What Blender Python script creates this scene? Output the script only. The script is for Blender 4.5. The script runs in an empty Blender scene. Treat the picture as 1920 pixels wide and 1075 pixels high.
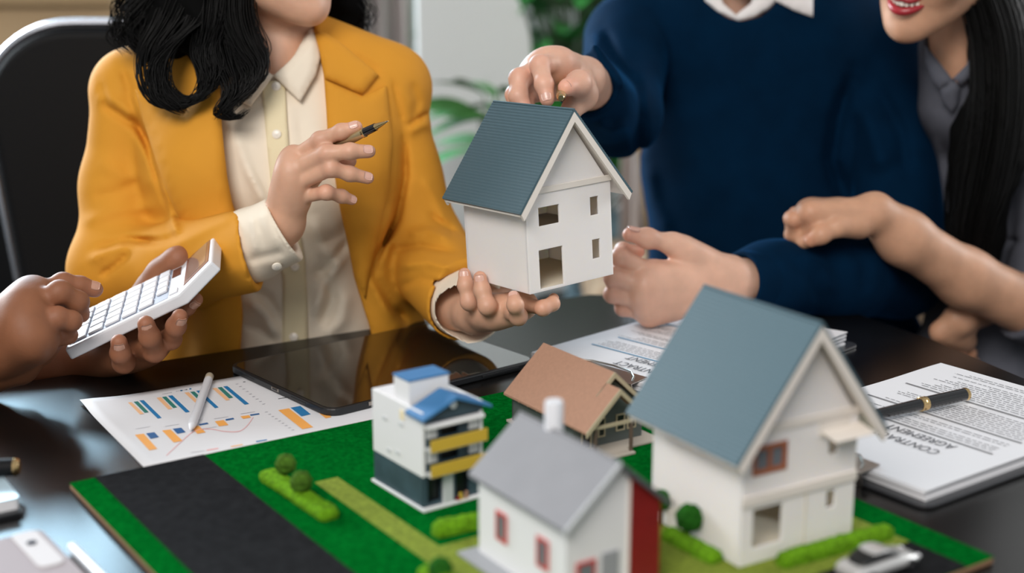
import bpy, math, random
import numpy as np
from mathutils import Vector, Matrix, geometry, Euler
random.seed(3); rng = np.random.default_rng(5)
S = bpy.context.scene
C = S.collection
PI = math.pi

# ---------------------------------------------------------------- camera, light, exposure
CAM = np.array([0.0, 0.0, 1.182]); FPX = 2540.0; CX, CY = 960.0, 537.5
PITCH = math.radians(13.664)
cam_d = bpy.data.cameras.new('camera'); cam = bpy.data.objects.new('camera', cam_d); C.objects.link(cam)
cam.location = CAM; cam.rotation_euler = (PI/2 - PITCH, 0, 0)
cam_d.sensor_width = 36; cam_d.lens = FPX/1920*36
cam_d.dof.use_dof = True; cam_d.dof.focus_distance = 1.36; cam_d.dof.aperture_fstop = 2.5
cam_d.clip_start = .02
S.camera = cam
S.view_settings.view_transform = 'Standard'; S.view_settings.look = 'None'
S.view_settings.gamma = 1; S.view_settings.use_curve_mapping = False
S.view_settings.exposure = 0.0
w = bpy.data.worlds.new('world'); S.world = w; w.use_nodes = True
bg = w.node_tree.nodes['Background']; bg.inputs[0].default_value = (.93, .97, 1.0, 1); bg.inputs[1].default_value = .42
def area(name, loc, target, sx, sy, power, col):
    l = bpy.data.lights.new(name, 'AREA'); l.shape = 'RECTANGLE'; l.size = sx; l.size_y = sy
    l.energy = power; l.color = col
    o = bpy.data.objects.new(name, l); C.objects.link(o); o.location = loc
    o.rotation_euler = (Vector(target)-Vector(loc)).to_track_quat('-Z', 'Y').to_euler()
    return o
area('window_daylight_back', (-1.575, 4.55, 2.035), (-1.575, 0, 2.035), 1.30, 1.30, 120, (.52, .80, 1.0))
area('window_daylight_left', (-2.5, 3.6, 1.9), (0.3, 1.9, .95), 1.5, 1.4, 190, (.86, .94, 1.0))
area('front_key_light', (-.75, -1.1, 2.75), (-.05, 1.5, .9), 1.5, 1.2, 78, (1.0, .94, .88))  # soft key light added from front left above; no window stands there
area('background_fill_right', (3.4, 2.9, 2.2), (.2, 3.9, .9), 1.5, 1.4, 85, (1.0, 1.0, 1.0))  # fill light added out of view to brighten the background

# ---------------------------------------------------------------- picking points seen from the camera position
AX_R = np.array([1.0, 0, 0]); AX_U = np.array([0, math.sin(PITCH), math.cos(PITCH)]); AX_F = np.array([0, math.cos(PITCH), -math.sin(PITCH)])
def ray(px, py):
    return AX_F + AX_R*((px-CX)/FPX) + AX_U*((CY-py)/FPX)
def P(px, py, y):
    r = ray(px, py); return CAM + r*(y/r[1])
def T(px, py, z=.75):
    r = ray(px, py); return CAM + r*((z-CAM[2])/r[2])
def proj(p):
    q = p - CAM; d = q@AX_F
    return CX + FPX*(q@AX_R)/d, CY - FPX*(q@AX_U)/d

# ---------------------------------------------------------------- materials
def mat(name, col, rough=.6, metal=0, spec=.5, sss=0, noise=None, bump=None, coat=0, sheen=0, trans=0, emit=None, alpha=None, ssc=(1,.35,.2), blush=None, ssz=.006):
    """noise=(scale, amount, detail) varies the colour; bump=(kind, scale, strength, dist)"""
    m = bpy.data.materials.new(name); m.use_nodes = True
    nt = m.node_tree; b = nt.nodes['Principled BSDF']
    b.inputs['Base Color'].default_value = (*col, 1); b.inputs['Roughness'].default_value = rough
    b.inputs['Metallic'].default_value = metal; b.inputs['Specular IOR Level'].default_value = spec
    b.inputs['Coat Weight'].default_value = coat; b.inputs['Coat Roughness'].default_value = .08
    b.inputs['Sheen Weight'].default_value = sheen; b.inputs['Transmission Weight'].default_value = trans
    if sheen: b.inputs['Sheen Roughness'].default_value = .3; b.inputs['Sheen Tint'].default_value = (*[min(1, c*(8 if max(col) < .1 else 1.2)) for c in col], 1)
    if alpha is not None: b.inputs['Alpha'].default_value = alpha
    if sss:
        b.inputs['Subsurface Weight'].default_value = sss; b.inputs['Subsurface Scale'].default_value = ssz
        b.inputs['Subsurface Radius'].default_value = ssc
    if emit: b.inputs['Emission Color'].default_value = (*emit[0], 1); b.inputs['Emission Strength'].default_value = emit[1]
    tc = nt.nodes.new('ShaderNodeTexCoord')
    if blush:
        at = nt.nodes.new('ShaderNodeAttribute'); at.attribute_name = 'warmth'
        mx = nt.nodes.new('ShaderNodeMix'); mx.data_type = 'RGBA'; mx.inputs[6].default_value = (*col, 1); mx.inputs[7].default_value = (*blush, 1)
        nt.links.new(at.outputs['Fac'], mx.inputs[0])
        n0 = nt.nodes.new('ShaderNodeTexNoise'); n0.inputs['Scale'].default_value = 45; nt.links.new(tc.outputs['Object'], n0.inputs['Vector'])
        m2_ = nt.nodes.new('ShaderNodeMapRange'); m2_.inputs[1].default_value = .3; m2_.inputs[2].default_value = .7; m2_.inputs[3].default_value = .92; m2_.inputs[4].default_value = 1.08
        nt.links.new(n0.outputs[0], m2_.inputs[0]); sc_ = nt.nodes.new('ShaderNodeVectorMath'); sc_.operation = 'SCALE'
        nt.links.new(mx.outputs[2], sc_.inputs[0]); nt.links.new(m2_.outputs[0], sc_.inputs['Scale']); nt.links.new(sc_.outputs[0], b.inputs['Base Color'])
        noise = None
    if noise:
        n = nt.nodes.new('ShaderNodeTexNoise'); n.inputs['Scale'].default_value = noise[0]; n.inputs['Detail'].default_value = noise[2] if len(noise) > 2 else 3
        nt.links.new(tc.outputs['Object'], n.inputs['Vector'])
        r = nt.nodes.new('ShaderNodeMapRange'); a = noise[1]
        r.inputs[1].default_value = .3; r.inputs[2].default_value = .7; r.inputs[3].default_value = 1-a; r.inputs[4].default_value = 1+a
        nt.links.new(n.outputs[0], r.inputs[0])
        v = nt.nodes.new('ShaderNodeVectorMath'); v.operation = 'SCALE'; v.inputs[0].default_value = col
        nt.links.new(r.outputs[0], v.inputs['Scale']); nt.links.new(v.outputs[0], b.inputs['Base Color'])
    if bump:
        kind, sc, st, di = bump
        if kind == 'noise':
            n = nt.nodes.new('ShaderNodeTexNoise'); n.inputs['Scale'].default_value = sc; n.inputs['Detail'].default_value = 4; out = n.outputs[0]
        elif kind == 'vor':
            n = nt.nodes.new('ShaderNodeTexVoronoi'); n.inputs['Scale'].default_value = sc; out = n.outputs[0]
        else:
            n = nt.nodes.new('ShaderNodeTexWave'); n.inputs['Scale'].default_value = sc; n.bands_direction = kind; out = n.outputs['Fac']
            n.inputs['Distortion'].default_value = .4
        nt.links.new(tc.outputs['Object'], n.inputs['Vector'])
        bp = nt.nodes.new('ShaderNodeBump'); bp.inputs['Strength'].default_value = st; bp.inputs['Distance'].default_value = di
        nt.links.new(out, bp.inputs['Height']); nt.links.new(bp.outputs[0], b.inputs['Normal'])
    return m
M = {}
M['table'] = mat('dark_wood', (.0045, .0042, .0042), .25, spec=.30, noise=(9, .3), bump=('noise', 420, .05, .0003))
M['skin'] = mat('skin', (.64, .37, .25), .48, sss=.25, blush=(.66, .33, .23), noise=(38, .07), bump=('noise', 600, .10, .0006))
M['skin_pink'] = mat('skin_pink', (.70, .42, .305), .45, sss=.25, blush=(.74, .36, .26), noise=(38, .07), bump=('noise', 600, .10, .0006))
M['skin_tan'] = mat('skin_tan', (.59, .325, .205), .5, sss=.2, blush=(.56, .24, .14), noise=(30, .05), bump=('noise', 600, .08, .0005))
M['skin_brown'] = mat('skin_brown', (.25, .10, .048), .56, sss=.15, spec=.35, blush=(.34, .14, .08), noise=(42, .12), bump=('noise', 520, .2, .0008))
M['nail'] = mat('nail', (.72, .42, .34), .25, spec=.6, sss=.1)
M['nail_brown'] = mat('nail_brown', (.50, .27, .19), .25, spec=.6)
M['blazer'] = mat('mustard_cloth', (.64, .285, .026), .78, spec=.25, sheen=.12, noise=(14, .04), bump=('noise', 1500, .25, .0004))
M['shirt'] = mat('cream_cotton', (.82, .73, .60), .8, spec=.2, noise=(20, .03), bump=('noise', 900, .15, .0004))
M['placket'] = mat('placket_cotton', (.80, .70, .47), .8, spec=.2, bump=('noise', 700, .3, .0006))
M['white_cloth'] = mat('white_cotton', (.82, .80, .80), .8, spec=.2, bump=('noise', 900, .15, .0004))
M['sweater'] = mat('navy_knit', (.0005, .0128, .0365), .9, spec=.05, sheen=.55, noise=(25, .12), bump=('Z', 420, .25, .0006))
M['grey_shirt'] = mat('grey_cotton', (.095, .10, .125), .8, spec=.25, noise=(30, .12), bump=('noise', 900, .2, .0005))
M['dark_shirt'] = mat('dark_cotton', (.02, .022, .028), .8, spec=.2)
M['dark_trousers'] = mat('dark_trousers', (.008, .008, .010), .85, spec=.2)
M['hair'] = mat('black_hair', (.0015, .0014, .0014), .52, spec=.2)
M['hair_mass'] = mat('black_hair_mass', (.003, .003, .003), .9, spec=.05)
M['lips'] = mat('red_lips', (.36, .02, .03), .3, spec=.6)
M['lips_pale'] = mat('pale_lips', (.55, .20, .16), .4)
M['teeth'] = mat('teeth', (.85, .80, .70), .25)
M['eye'] = mat('eye_white', (.8, .8, .8), .2); M['iris'] = mat('iris', (.02, .01, .005), .1)
M['button'] = mat('button', (.86, .80, .70), .25)
M['white_wall'] = mat('model_white', (.87, .815, .785), .7, spec=.3, sss=.6, ssz=.005, ssc=(1, .85, .65), bump=('noise', 300, .05, .0003))
M['wall_cream'] = mat('model_cream', (.80, .71, .57), .75, spec=.2, sss=.5, ssz=.005, ssc=(1, .85, .65))
M['trim_white'] = mat('model_trim', (.77, .715, .655), .6, spec=.3)
M['roof_blue'] = mat('roof_blue_grey', (.060, .112, .138), .45, spec=.4)
M['roof_edge'] = mat('roof_edge', (.06, .13, .17), .5)
M['blue'] = mat('model_blue', (.035, .165, .37), .5); M['teal'] = mat('model_teal', (.035, .065, .085), .5, noise=(60, .2))
M['white'] = mat('plain_white', (.77, .77, .78), .5); M['plastic'] = mat('white_plastic', (.72, .73, .77), .33, spec=.5)
M['keyplastic'] = mat('key_plastic', (.66, .67, .71), .3, spec=.5)
M['bed'] = mat('key_bed_grey', (.20, .23, .31), .6)
M['yellow'] = mat('model_yellow', (.56, .38, .04), .5); M['dark'] = mat('dark_opening', (.012, .013, .014), .3)
M['grey_glass'] = mat('grey_glazing', (.16, .18, .20), .15)
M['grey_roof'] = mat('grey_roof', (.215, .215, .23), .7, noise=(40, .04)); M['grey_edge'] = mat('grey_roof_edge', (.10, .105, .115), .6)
M['red'] = mat('model_red', (.21, .006, .006), .5, noise=(60, .1)); M['red_frame'] = mat('red_frame', (.55, .06, .05), .5)
M['grey_base'] = mat('grey_base', (.30, .31, .33), .7); M['light_grey'] = mat('light_grey', (.55, .57, .58), .6)
M['card'] = mat('brown_card', (.40, .22, .145), .8, noise=(300, .06)); M['card_edge'] = mat('card_edge', (.42, .36, .24), .8)
M['sage'] = mat('sage_wall', (.085, .10, .095), .7); M['post'] = mat('brown_post', (.11, .075, .055), .7)
M['terrace'] = mat('terrace', (.45, .40, .34), .7)
M['brick_red'] = mat('brick_red_frame', (.34, .11, .05), .6)
M['turf'] = mat('turf', (.001, .115, .014), 1, spec=.0, noise=(260, .35, 6), bump=('noise', 1600, .9, .0012))
M['turf_light'] = mat('turf_light', (.20, .26, .035), .95, spec=.1, noise=(260, .25, 6), bump=('noise', 1600, .9, .001))
M['asphalt'] = mat('asphalt', (.0125, .013, .0145), 1, spec=.05, noise=(120, .3, 6), bump=('noise', 1500, .8, .001))
M['hedge'] = mat('hedge', (.16, .38, .012), .95, spec=.1, noise=(300, .45, 6), bump=('noise', 900, 1, .003))
M['ball'] = mat('ball_tree', (.075, .17, .018), .95, spec=.1, noise=(300, .5, 6), bump=('noise', 900, 1, .003))
M['ball_dark'] = mat('ball_tree_dark', (.02, .13, .012), .95, spec=.1, noise=(300, .5, 6), bump=('noise', 900, 1, .003))
M['ply'] = mat('ply_edge', (.30, .17, .09), .7)
M['paper'] = mat('paper', (.71, .71, .735), .65, spec=.3)
M['p_blue'] = mat('print_blue', (.012, .18, .42), .6); M['p_green'] = mat('print_green', (.03, .20, .17), .6)
M['p_peach'] = mat('print_peach', (.86, .50, .27), .6); M['p_orange'] = mat('print_orange', (.88, .40, .09), .6)
M['p_pink'] = mat('print_pink', (.85, .42, .42), .6); M['p_navy'] = mat('print_navy', (.02, .11, .30), .6)
M['p_grey'] = mat('print_grey', (.20, .20, .21), .6); M['p_text'] = mat('print_text', (.10, .10, .11), .6)
M['p_faint'] = mat('print_faint', (.48, .48, .52), .6); M['p_bluebar'] = mat('print_bluebar', (.06, .25, .42), .6)
M['black'] = mat('black_plastic', (.009, .010, .012), .38); M['screen'] = mat('tablet_glass', (.006, .006, .006), .04, spec=.8, coat=.5)
M['gold'] = mat('gold_metal', (.72, .50, .24), .22, metal=1); M['gold_soft'] = mat('brushed_gold', (.60, .49, .28), .38, metal=.85)
M['black_gloss'] = mat('black_lacquer', (.006, .006, .007), .12, coat=.6); M['chrome'] = mat('chrome', (.7, .7, .72), .15, metal=1)
M['steel'] = mat('steel', (.42, .38, .34), .3, metal=1); M['clearedge'] = mat('clip_board', (.035, .036, .04), .25)
M['stylus_end'] = mat('stylus_end', (.58, .50, .38), .4)
M['silver'] = mat('silver_paint', (.62, .62, .62), .22, metal=.35, coat=.5)
M['leather'] = mat('black_leather', (.004, .0045, .0055), .6, spec=.15, bump=('noise', 160, .2, .001))
M['alu'] = mat('aluminium', (.62, .64, .70), .25, metal=1)
M['solar'] = mat('solar_cell', (.10, .035, .025), .1, coat=.5); M['lcd'] = mat('lcd', (.22, .19, .17), .06, coat=.8)
M['plum'] = mat('plum_frame', (.15, .055, .04), .2, coat=.5)
M['wall'] = mat('room_wall', (.66, .66, .65), .9, noise=(1.5, .04)); M['beige'] = mat('beige_panel', (.52, .36, .20), .7, noise=(3, .04))
M['beige2'] = mat('beige_panel_dark', (.36, .24, .12), .7)
M['curtain'] = mat('curtain', (.42, .37, .355), .95, noise=(4, .08)); M['pale_curtain'] = mat('pale_curtain', (.62, .70, .62), .9)
M['divider'] = mat('divider_white', (.80, .82, .82), .8)
M['leaf'] = mat('leaf', (.025, .20, .03), .6, noise=(20, .5)); M['leaf_dark'] = mat('leaf_dark', (.018, .14, .03), .5, noise=(20, .4)); M['leaf_bright'] = mat('leaf_bright', (.03, .14, .02), .7, noise=(20, .3))
M['stem'] = mat('stem', (.03, .07, .02), .8); M['pot'] = mat('pot', (.35, .33, .31), .6); M['soil'] = mat('soil', (.02, .015, .01), 1)
M['floor'] = mat('floor_boards', (.07, .06, .055), .5, noise=(4, .2)); M['sofa'] = mat('blue_grey_fabric', (.11, .17, .20), .9); M['tan'] = mat('tan_fabric', (.40, .28, .18), .9)
M['phone_pink'] = mat('pale_phone', (.36, .32, .335), .8, spec=.1); M['phone_white'] = mat('phone_white', (.60, .58, .59), .8, spec=.1)
M['lens'] = mat('lens', (.006, .006, .02), .6, spec=.05); M['glass_blue'] = mat('pale_blue_case', (.45, .58, .66), .2)
M['glass'] = mat('window_glass', (1, 1, 1), .02, trans=1)
M['ceil'] = mat('ceiling_white', (.8, .8, .8), .9)

# ---------------------------------------------------------------- object helpers
def tag(o, label=None, cat=None, group=None, kind=None):
    if label: o['label'] = label
    if cat: o['category'] = cat
    if group: o['group'] = group
    if kind: o['kind'] = kind
    return o
def thing(name, label, cat, loc=(0, 0, 0), rot=(0, 0, 0), group=None):
    o = bpy.data.objects.new(name, None); C.objects.link(o); o.location = loc; o.rotation_euler = rot
    o.empty_display_size = .02
    return tag(o, label, cat, group)
def mesh_obj(name, V, F, mats, parent=None, fm=None, smooth=False, M4=None):
    me = bpy.data.meshes.new(name)
    V = np.asarray(V, float)
    if M4 is not None: V = V@np.array(M4)[:3, :3].T + np.array(M4)[:3, 3]
    me.from_pydata(V.tolist(), [], [tuple(int(i) for i in f) for f in F]); 
    if not isinstance(mats, (list, tuple)): mats = [mats]
    for m in mats: me.materials.append(M[m] if isinstance(m, str) else m)
    if fm is not None: me.polygons.foreach_set('material_index', np.array(fm, dtype=np.int32))
    if smooth: me.polygons.foreach_set('use_smooth', np.ones(len(me.polygons), dtype=bool))
    me.update(); me.validate()
    o = bpy.data.objects.new(name, me); C.objects.link(o)
    if parent is not None: o.parent = parent
    return o
class MB:
    def __init__(s): s.V = []; s.F = []; s.fm = []; s.cur = 0
    def add(s, V, F):
        n = len(s.V); s.V += [tuple(v) for v in V]; s.F += [tuple(i+n for i in f) for f in F]; s.fm += [s.cur]*len(F); return s
    def m(s, i): s.cur = i; return s
    def box(s, x0, y0, z0, x1, y1, z1):
        V = [(x, y, z) for z in (z0, z1) for y in (y0, y1) for x in (x0, x1)]
        return s.add(V, [(0, 2, 3, 1), (4, 5, 7, 6), (0, 1, 5, 4), (2, 6, 7, 3), (0, 4, 6, 2), (1, 3, 7, 5)])
    def prism(s, poly, z0, z1, axis='z'):
        """poly: 2D points CCW; axis z -> (x,y), axis y -> (x,z) extruded over y"""
        n = len(poly)
        if axis == 'z': V = [(x, y, z0) for x, y in poly]+[(x, y, z1) for x, y in poly]
        elif axis == 'y': V = [(x, z0, y) for x, y in poly]+[(x, z1, y) for x, y in poly]
        else: V = [(z0, x, y) for x, y in poly]+[(z1, x, y) for x, y in poly]
        F = [tuple(range(n))[::-1], tuple(range(n, 2*n))]+[(i, (i+1) % n, n+(i+1) % n, n+i) for i in range(n)]
        return s.add(V, F)
    def tube(s, pts, rad, n=12, caps=True):
        pts = [np.array(p, float) for p in pts]
        if not hasattr(rad, '__len__'): rad = [rad]*len(pts)
        V = []; prev = None
        for i, p in enumerate(pts):
            t = pts[min(i+1, len(pts)-1)]-pts[max(i-1, 0)]; t /= np.linalg.norm(t)+1e-12
            if prev is None:
                a = np.array([0, 0, 1.0]) if abs(t[2]) < .9 else np.array([1.0, 0, 0])
                u = np.cross(a, t)
            else: u = prev-t*(prev@t)
            u /= np.linalg.norm(u)+1e-12; prev = u; v = np.cross(t, u)
            for k in range(n):
                a = 2*PI*k/n; V.append(p+rad[i]*(math.cos(a)*u+math.sin(a)*v))
        F = []
        for i in range(len(pts)-1):
            for k in range(n): F.append((i*n+k, i*n+(k+1) % n, (i+1)*n+(k+1) % n, (i+1)*n+k))
        if caps: F += [tuple(range(n))[::-1], tuple((len(pts)-1)*n+k for k in range(n))]
        return s.add(V, F)
    def build(s, name, mats, parent=None, smooth=False, M4=None, bevel=0, seg=2):
        o = mesh_obj(name, s.V, s.F, mats, parent, s.fm if isinstance(mats, (list, tuple)) else None, smooth, M4)
        if bevel:
            b = o.modifiers.new('bevel', 'BEVEL'); b.width = bevel; b.segments = seg; b.limit_method = 'ANGLE'; b.angle_limit = .7
        if smooth:
            o.data.set_sharp_from_angle(angle=math.radians(42))
        return o
def uvsphere(c, r, n=16, m=10):
    r = r if hasattr(r, '__len__') else (r, r, r)
    V = [(c[0], c[1], c[2]-r[2])]
    for j in range(1, m):
        t = PI*j/m-PI/2
        for i in range(n):
            a = 2*PI*i/n; V.append((c[0]+r[0]*math.cos(t)*math.cos(a), c[1]+r[1]*math.cos(t)*math.sin(a), c[2]+r[2]*math.sin(t)))
    V.append((c[0], c[1], c[2]+r[2]))
    F = [(0, 1+(i+1) % n, 1+i) for i in range(n)]
    for j in range(m-2):
        for i in range(n): F.append((1+j*n+i, 1+j*n+(i+1) % n, 1+(j+1)*n+(i+1) % n, 1+(j+1)*n+i))
    L = len(V)-1; F += [(L, 1+(m-2)*n+i, 1+(m-2)*n+(i+1) % n) for i in range(n)]
    return V, F
def frame(origin, xdir, ydir_hint, zdir=None):
    x = Vector(xdir).normalized(); y = Vector(ydir_hint); z = x.cross(y).normalized(); y = z.cross(x)
    m = Matrix((x, y, z)).transposed().to_4x4(); m.translation = Vector(origin); return m
def R2M(a, b, c, t):
    m = Matrix.Rotation(a, 4, 'Z')@Matrix.Rotation(b, 4, 'Y')@Matrix.Rotation(c, 4, 'X'); m.translation = Vector(t); return m
def ico_ball(name, c, r, mat_, parent, amp=.12, n=20, m=14, zs=1.0):
    V, F = uvsphere((0, 0, 0), 1, n, m); V = np.array(V)
    k = 1+amp*(np.sin(V[:, 0]*9+c[0]*90)*np.sin(V[:, 1]*8+1)+np.sin(V[:, 2]*10+c[1]*70)*.7+rng.normal(0, .35, len(V)))
    V = V*k[:, None]*r; V[:, 2] *= zs
    return mesh_obj(name, V+np.array(c), F, mat_, parent, smooth=True)

# ---------------------------------------------------------------- sculpting: rounded solids blended into one skin
import openvdb
class Cap:
    """tapered limb from a to b; flat=(axis, factor) thins it along the axis"""
    def __init__(s, a, b, ra, rb=None, flat=None):
        s.a = np.array(a, float); s.b = np.array(b, float); s.ra = ra; s.rb = ra if rb is None else rb; s.flat = flat
        if flat: n = np.array(flat[0], float); s.flat = (n/np.linalg.norm(n), flat[1])
        r = max(s.ra, s.rb); s.lo = np.minimum(s.a, s.b)-r; s.hi = np.maximum(s.a, s.b)+r
    def ev(s, p, c=None, hd=0):
        q = p-s.a; ba = s.b-s.a
        if s.flat:
            n, f = s.flat; q = q+np.outer(q@n, n)*(f-1); ba = ba+n*(ba@n)*(f-1)
        t = np.clip((q@ba)/max(ba@ba, 1e-12), 0, 1)
        return np.linalg.norm(q-t[:, None]*ba, axis=1)-(s.ra+(s.rb-s.ra)*t)
class Ell:
    def __init__(s, c, r, rot=None):
        s.c = np.array(c, float); s.r = np.array(r, float); s.R = None if rot is None else np.array(rot)[:3, :3]
        m = max(r) if rot is not None else s.r; s.lo = s.c-m; s.hi = s.c+m
    def ev(s, p, c=None, hd=0):
        q = p-s.c
        if s.R is not None: q = q@s.R
        k0 = np.linalg.norm(q/s.r, axis=1); k1 = np.linalg.norm(q/s.r**2, axis=1)
        return k0*(k0-1)/np.maximum(k1, 1e-6)
class Plane:      # half-space: inside where (p-c).n < 0, bounded region
    def __init__(s, c, n): s.c = np.array(c, float); s.n = np.array(n, float)/np.linalg.norm(n); s.lo = np.full(3, -9.); s.hi = np.full(3, 9.)
    def ev(s, p, c=None, hd=0): return (p-s.c)@s.n
class G:          # smooth union
    def __init__(s, kids, k=.01):
        s.kids = kids; s.k = k; s.lo = np.min([q.lo for q in kids], 0)-k*.5; s.hi = np.max([q.hi for q in kids], 0)+k*.5
    def ev(s, p, c=None, hd=0):
        d = None
        for q in s.kids:
            if c is not None:
                g = np.maximum(np.maximum(q.lo-c, c-q.hi), 0)
                if math.sqrt(g@g) > hd+s.k+.012: continue
            e = q.ev(p, c, hd)
            if e is None: continue
            if d is None: d = e
            else:
                h = np.maximum(s.k-np.abs(d-e), 0)/s.k; d = np.minimum(d, e)-h*h*s.k*.25
        if d is None and c is None: d = np.full(len(p), 9.)
        return d
class Sub:        # a minus b
    def __init__(s, a, b, k=.004): s.a = a; s.b = b; s.k = k; s.lo = a.lo; s.hi = a.hi
    def ev(s, p, c=None, hd=0):
        d = s.a.ev(p, c, hd)
        if d is None: return None
        e = s.b.ev(p, c, hd)
        if e is None: return d
        e = -e; h = np.maximum(s.k-np.abs(d-e), 0)/s.k; return np.maximum(d, e)+h*h*s.k*.25
class Isect:
    def __init__(s, a, b, k=.003): s.a = a; s.b = b; s.k = k; s.lo = a.lo; s.hi = a.hi
    def ev(s, p, c=None, hd=0):
        d = s.a.ev(p, c, hd)
        if d is None: return None
        e = s.b.ev(p, None, hd)
        h = np.maximum(s.k-np.abs(d-e), 0)/s.k; return np.maximum(d, e)+h*h*s.k*.25
def poly_sd(u, v, poly):
    poly = np.array(poly, float); n = len(poly); d = np.full(len(u), 1e18); s = np.ones(len(u))
    for i in range(n):
        a = poly[i]; b = poly[i-1]; e = b-a; wx = u-a[0]; wy = v-a[1]
        t = np.clip((wx*e[0]+wy*e[1])/(e@e), 0, 1); dx = wx-e[0]*t; dy = wy-e[1]*t
        d = np.minimum(d, dx*dx+dy*dy)
        c1 = v >= a[1]; c2 = v < b[1]; c3 = e[0]*wy > e[1]*wx
        s = np.where((c1 & c2 & c3) | (~c1 & ~c2 & ~c3), -s, s)
    return s*np.sqrt(d)
class Opening:    # garment opening: a cut-out drawn on the front of the cloth, y limited
    def __init__(s, poly, y1, sc=.0006): s.poly = poly; s.y1 = y1; s.sc = sc; s.lo = np.full(3, -9.); s.hi = np.full(3, 9.)
    def ev(s, p, c=None, hd=0):
        u, v = proj(p); return np.maximum(poly_sd(u, v, s.poly)*s.sc, p[:, 1]-s.y1)
class Folds:      # raised folds (amp>0) and creases (amp<0) pressed into the cloth
    def __init__(s, a, folds, wob=0, wf=60):
        s.a = a; s.folds = folds; s.lo = a.lo-.01; s.hi = a.hi+.01; s.wob = wob; s.wf = wf
    def ev(s, p, c=None, hd=0):
        d = s.a.ev(p, c, hd)
        if d is None: return None
        if s.wob: d = d+s.wob*(np.sin(p[:, 0]*s.wf+p[:, 2]*s.wf*.6)*np.sin(p[:, 2]*s.wf*.8-p[:, 1]*s.wf*.5))
        u, v = proj(p)
        for f in s.folds:
            pts, w, amp = f[:3]; y1 = f[3] if len(f) > 3 else 9
            pts = np.array(pts, float)
            if c is not None:
                if u.max() < pts[:, 0].min()-3*w or u.min() > pts[:, 0].max()+3*w or v.max() < pts[:, 1].min()-3*w or v.min() > pts[:, 1].max()+3*w: continue
            D = np.full(len(p), 1e9); tt = np.zeros(len(p)); n = len(pts)-1
            for i in range(n):
                a, b = pts[i], pts[i+1]; e = b-a; t = np.clip(((u-a[0])*e[0]+(v-a[1])*e[1])/(e@e), 0, 1)
                q = np.hypot(u-a[0]-t*e[0], v-a[1]-t*e[1]); m_ = q < D; D = np.where(m_, q, D); tt = np.where(m_, (i+t)/n, tt)
            taper = np.clip(np.minimum(tt, 1-tt)*5, .15, 1)
            d = d-amp*taper*np.exp(-(D/w)**2)*(p[:, 1] < y1)
        return d
def sdf_mesh(node, vx, lo=None, hi=None):
    lo = node.lo if lo is None else np.array(lo); hi = node.hi if hi is None else np.array(hi)
    B = 20; i0 = np.floor(lo/vx).astype(int)-3; i1 = np.ceil(hi/vx).astype(int)+3
    nb = np.ceil((i1-i0)/B).astype(int)
    bi = np.stack(np.meshgrid(*[np.arange(n) for n in nb], indexing='ij'), -1).reshape(-1, 3)
    cen = (i0+bi*B+(B-1)/2)*vx
    hd = B*vx*.5*1.7321
    dc = node.ev(cen)
    keep = np.abs(dc) < hd*1.5+.012
    grid = openvdb.FloatGrid(1.0)
    solid = np.full((B, B, B), -.05, dtype=np.float32)
    loc = np.stack(np.meshgrid(np.arange(B), np.arange(B), np.arange(B), indexing='ij'), -1).reshape(-1, 3)
    for k in range(len(bi)):
        o = i0+bi[k]*B
        if not keep[k]:
            if dc[k] < 0: grid.copyFromArray(solid, ijk=tuple(int(x) for x in o))
            continue
        d = node.ev((o+loc)*vx, cen[k], hd)
        if d is None: continue
        grid.copyFromArray(np.clip(d, -.05, .05).astype(np.float32).reshape(B, B, B), ijk=tuple(int(x) for x in o))
    grid.transform = openvdb.createLinearTransform(voxelSize=vx)
    V, F = grid.convertToQuads(isovalue=0.0)
    V = np.asarray(V, float); F = np.asarray(F)
    a, b, c = V[F[:, 0]], V[F[:, 1]], V[F[:, 2]]; dd = V[F[:, 3]]
    vol = np.einsum('ij,ij->i', a, np.cross(b, c)).sum()+np.einsum('ij,ij->i', a, np.cross(c, dd)).sum()
    if vol < 0: F = F[:, ::-1]
    return V, F
def relax(V, F, it=2, lam=.5):
    e = np.concatenate([F[:, [0, 1]], F[:, [1, 2]], F[:, [2, 3]], F[:, [3, 0]]]); e = np.concatenate([e, e[:, ::-1]])
    cnt = np.bincount(e[:, 0], minlength=len(V))[:, None]
    for _ in range(it):
        for l in (lam, -lam*.96):
            s_ = np.stack([np.bincount(e[:, 0], weights=V[e[:, 1], k], minlength=len(V)) for k in range(3)], 1)
            V = V+l*(s_/np.maximum(cnt, 1)-V)
    return V
WARM = []
def sculpt(name, node, vx, mat_, parent=None, it=2):
    V, F = sdf_mesh(node, vx); V = relax(V, F, it)
    me = bpy.data.meshes.new(name)
    me.vertices.add(len(V)); me.vertices.foreach_set('co', V.astype(np.float32).ravel())
    me.loops.add(len(F)*4); me.loops.foreach_set('vertex_index', F.astype(np.int32).ravel())
    me.polygons.add(len(F)); me.polygons.foreach_set('loop_start', np.arange(len(F), dtype=np.int32)*4)
    me.polygons.foreach_set('use_smooth', np.ones(len(F), dtype=bool))
    me.update(calc_edges=True); me.validate()
    me.materials.append(M[mat_]); o = bpy.data.objects.new(name, me); C.objects.link(o)
    if mat_.startswith('skin') and WARM:
        wv = np.zeros(len(V))
        for c_, r_ in WARM:
            m_ = np.abs(V-c_).max(1) < r_*2.5
            if m_.any(): wv[m_] = np.maximum(wv[m_], np.exp(-(np.linalg.norm(V[m_]-c_, axis=1)/r_)**2))
        at = me.attributes.new('warmth', 'FLOAT', 'POINT'); at.data.foreach_set('value', wv.astype(np.float32)); WARM.clear()
    if parent is not None: o.parent = parent
    return o
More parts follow.
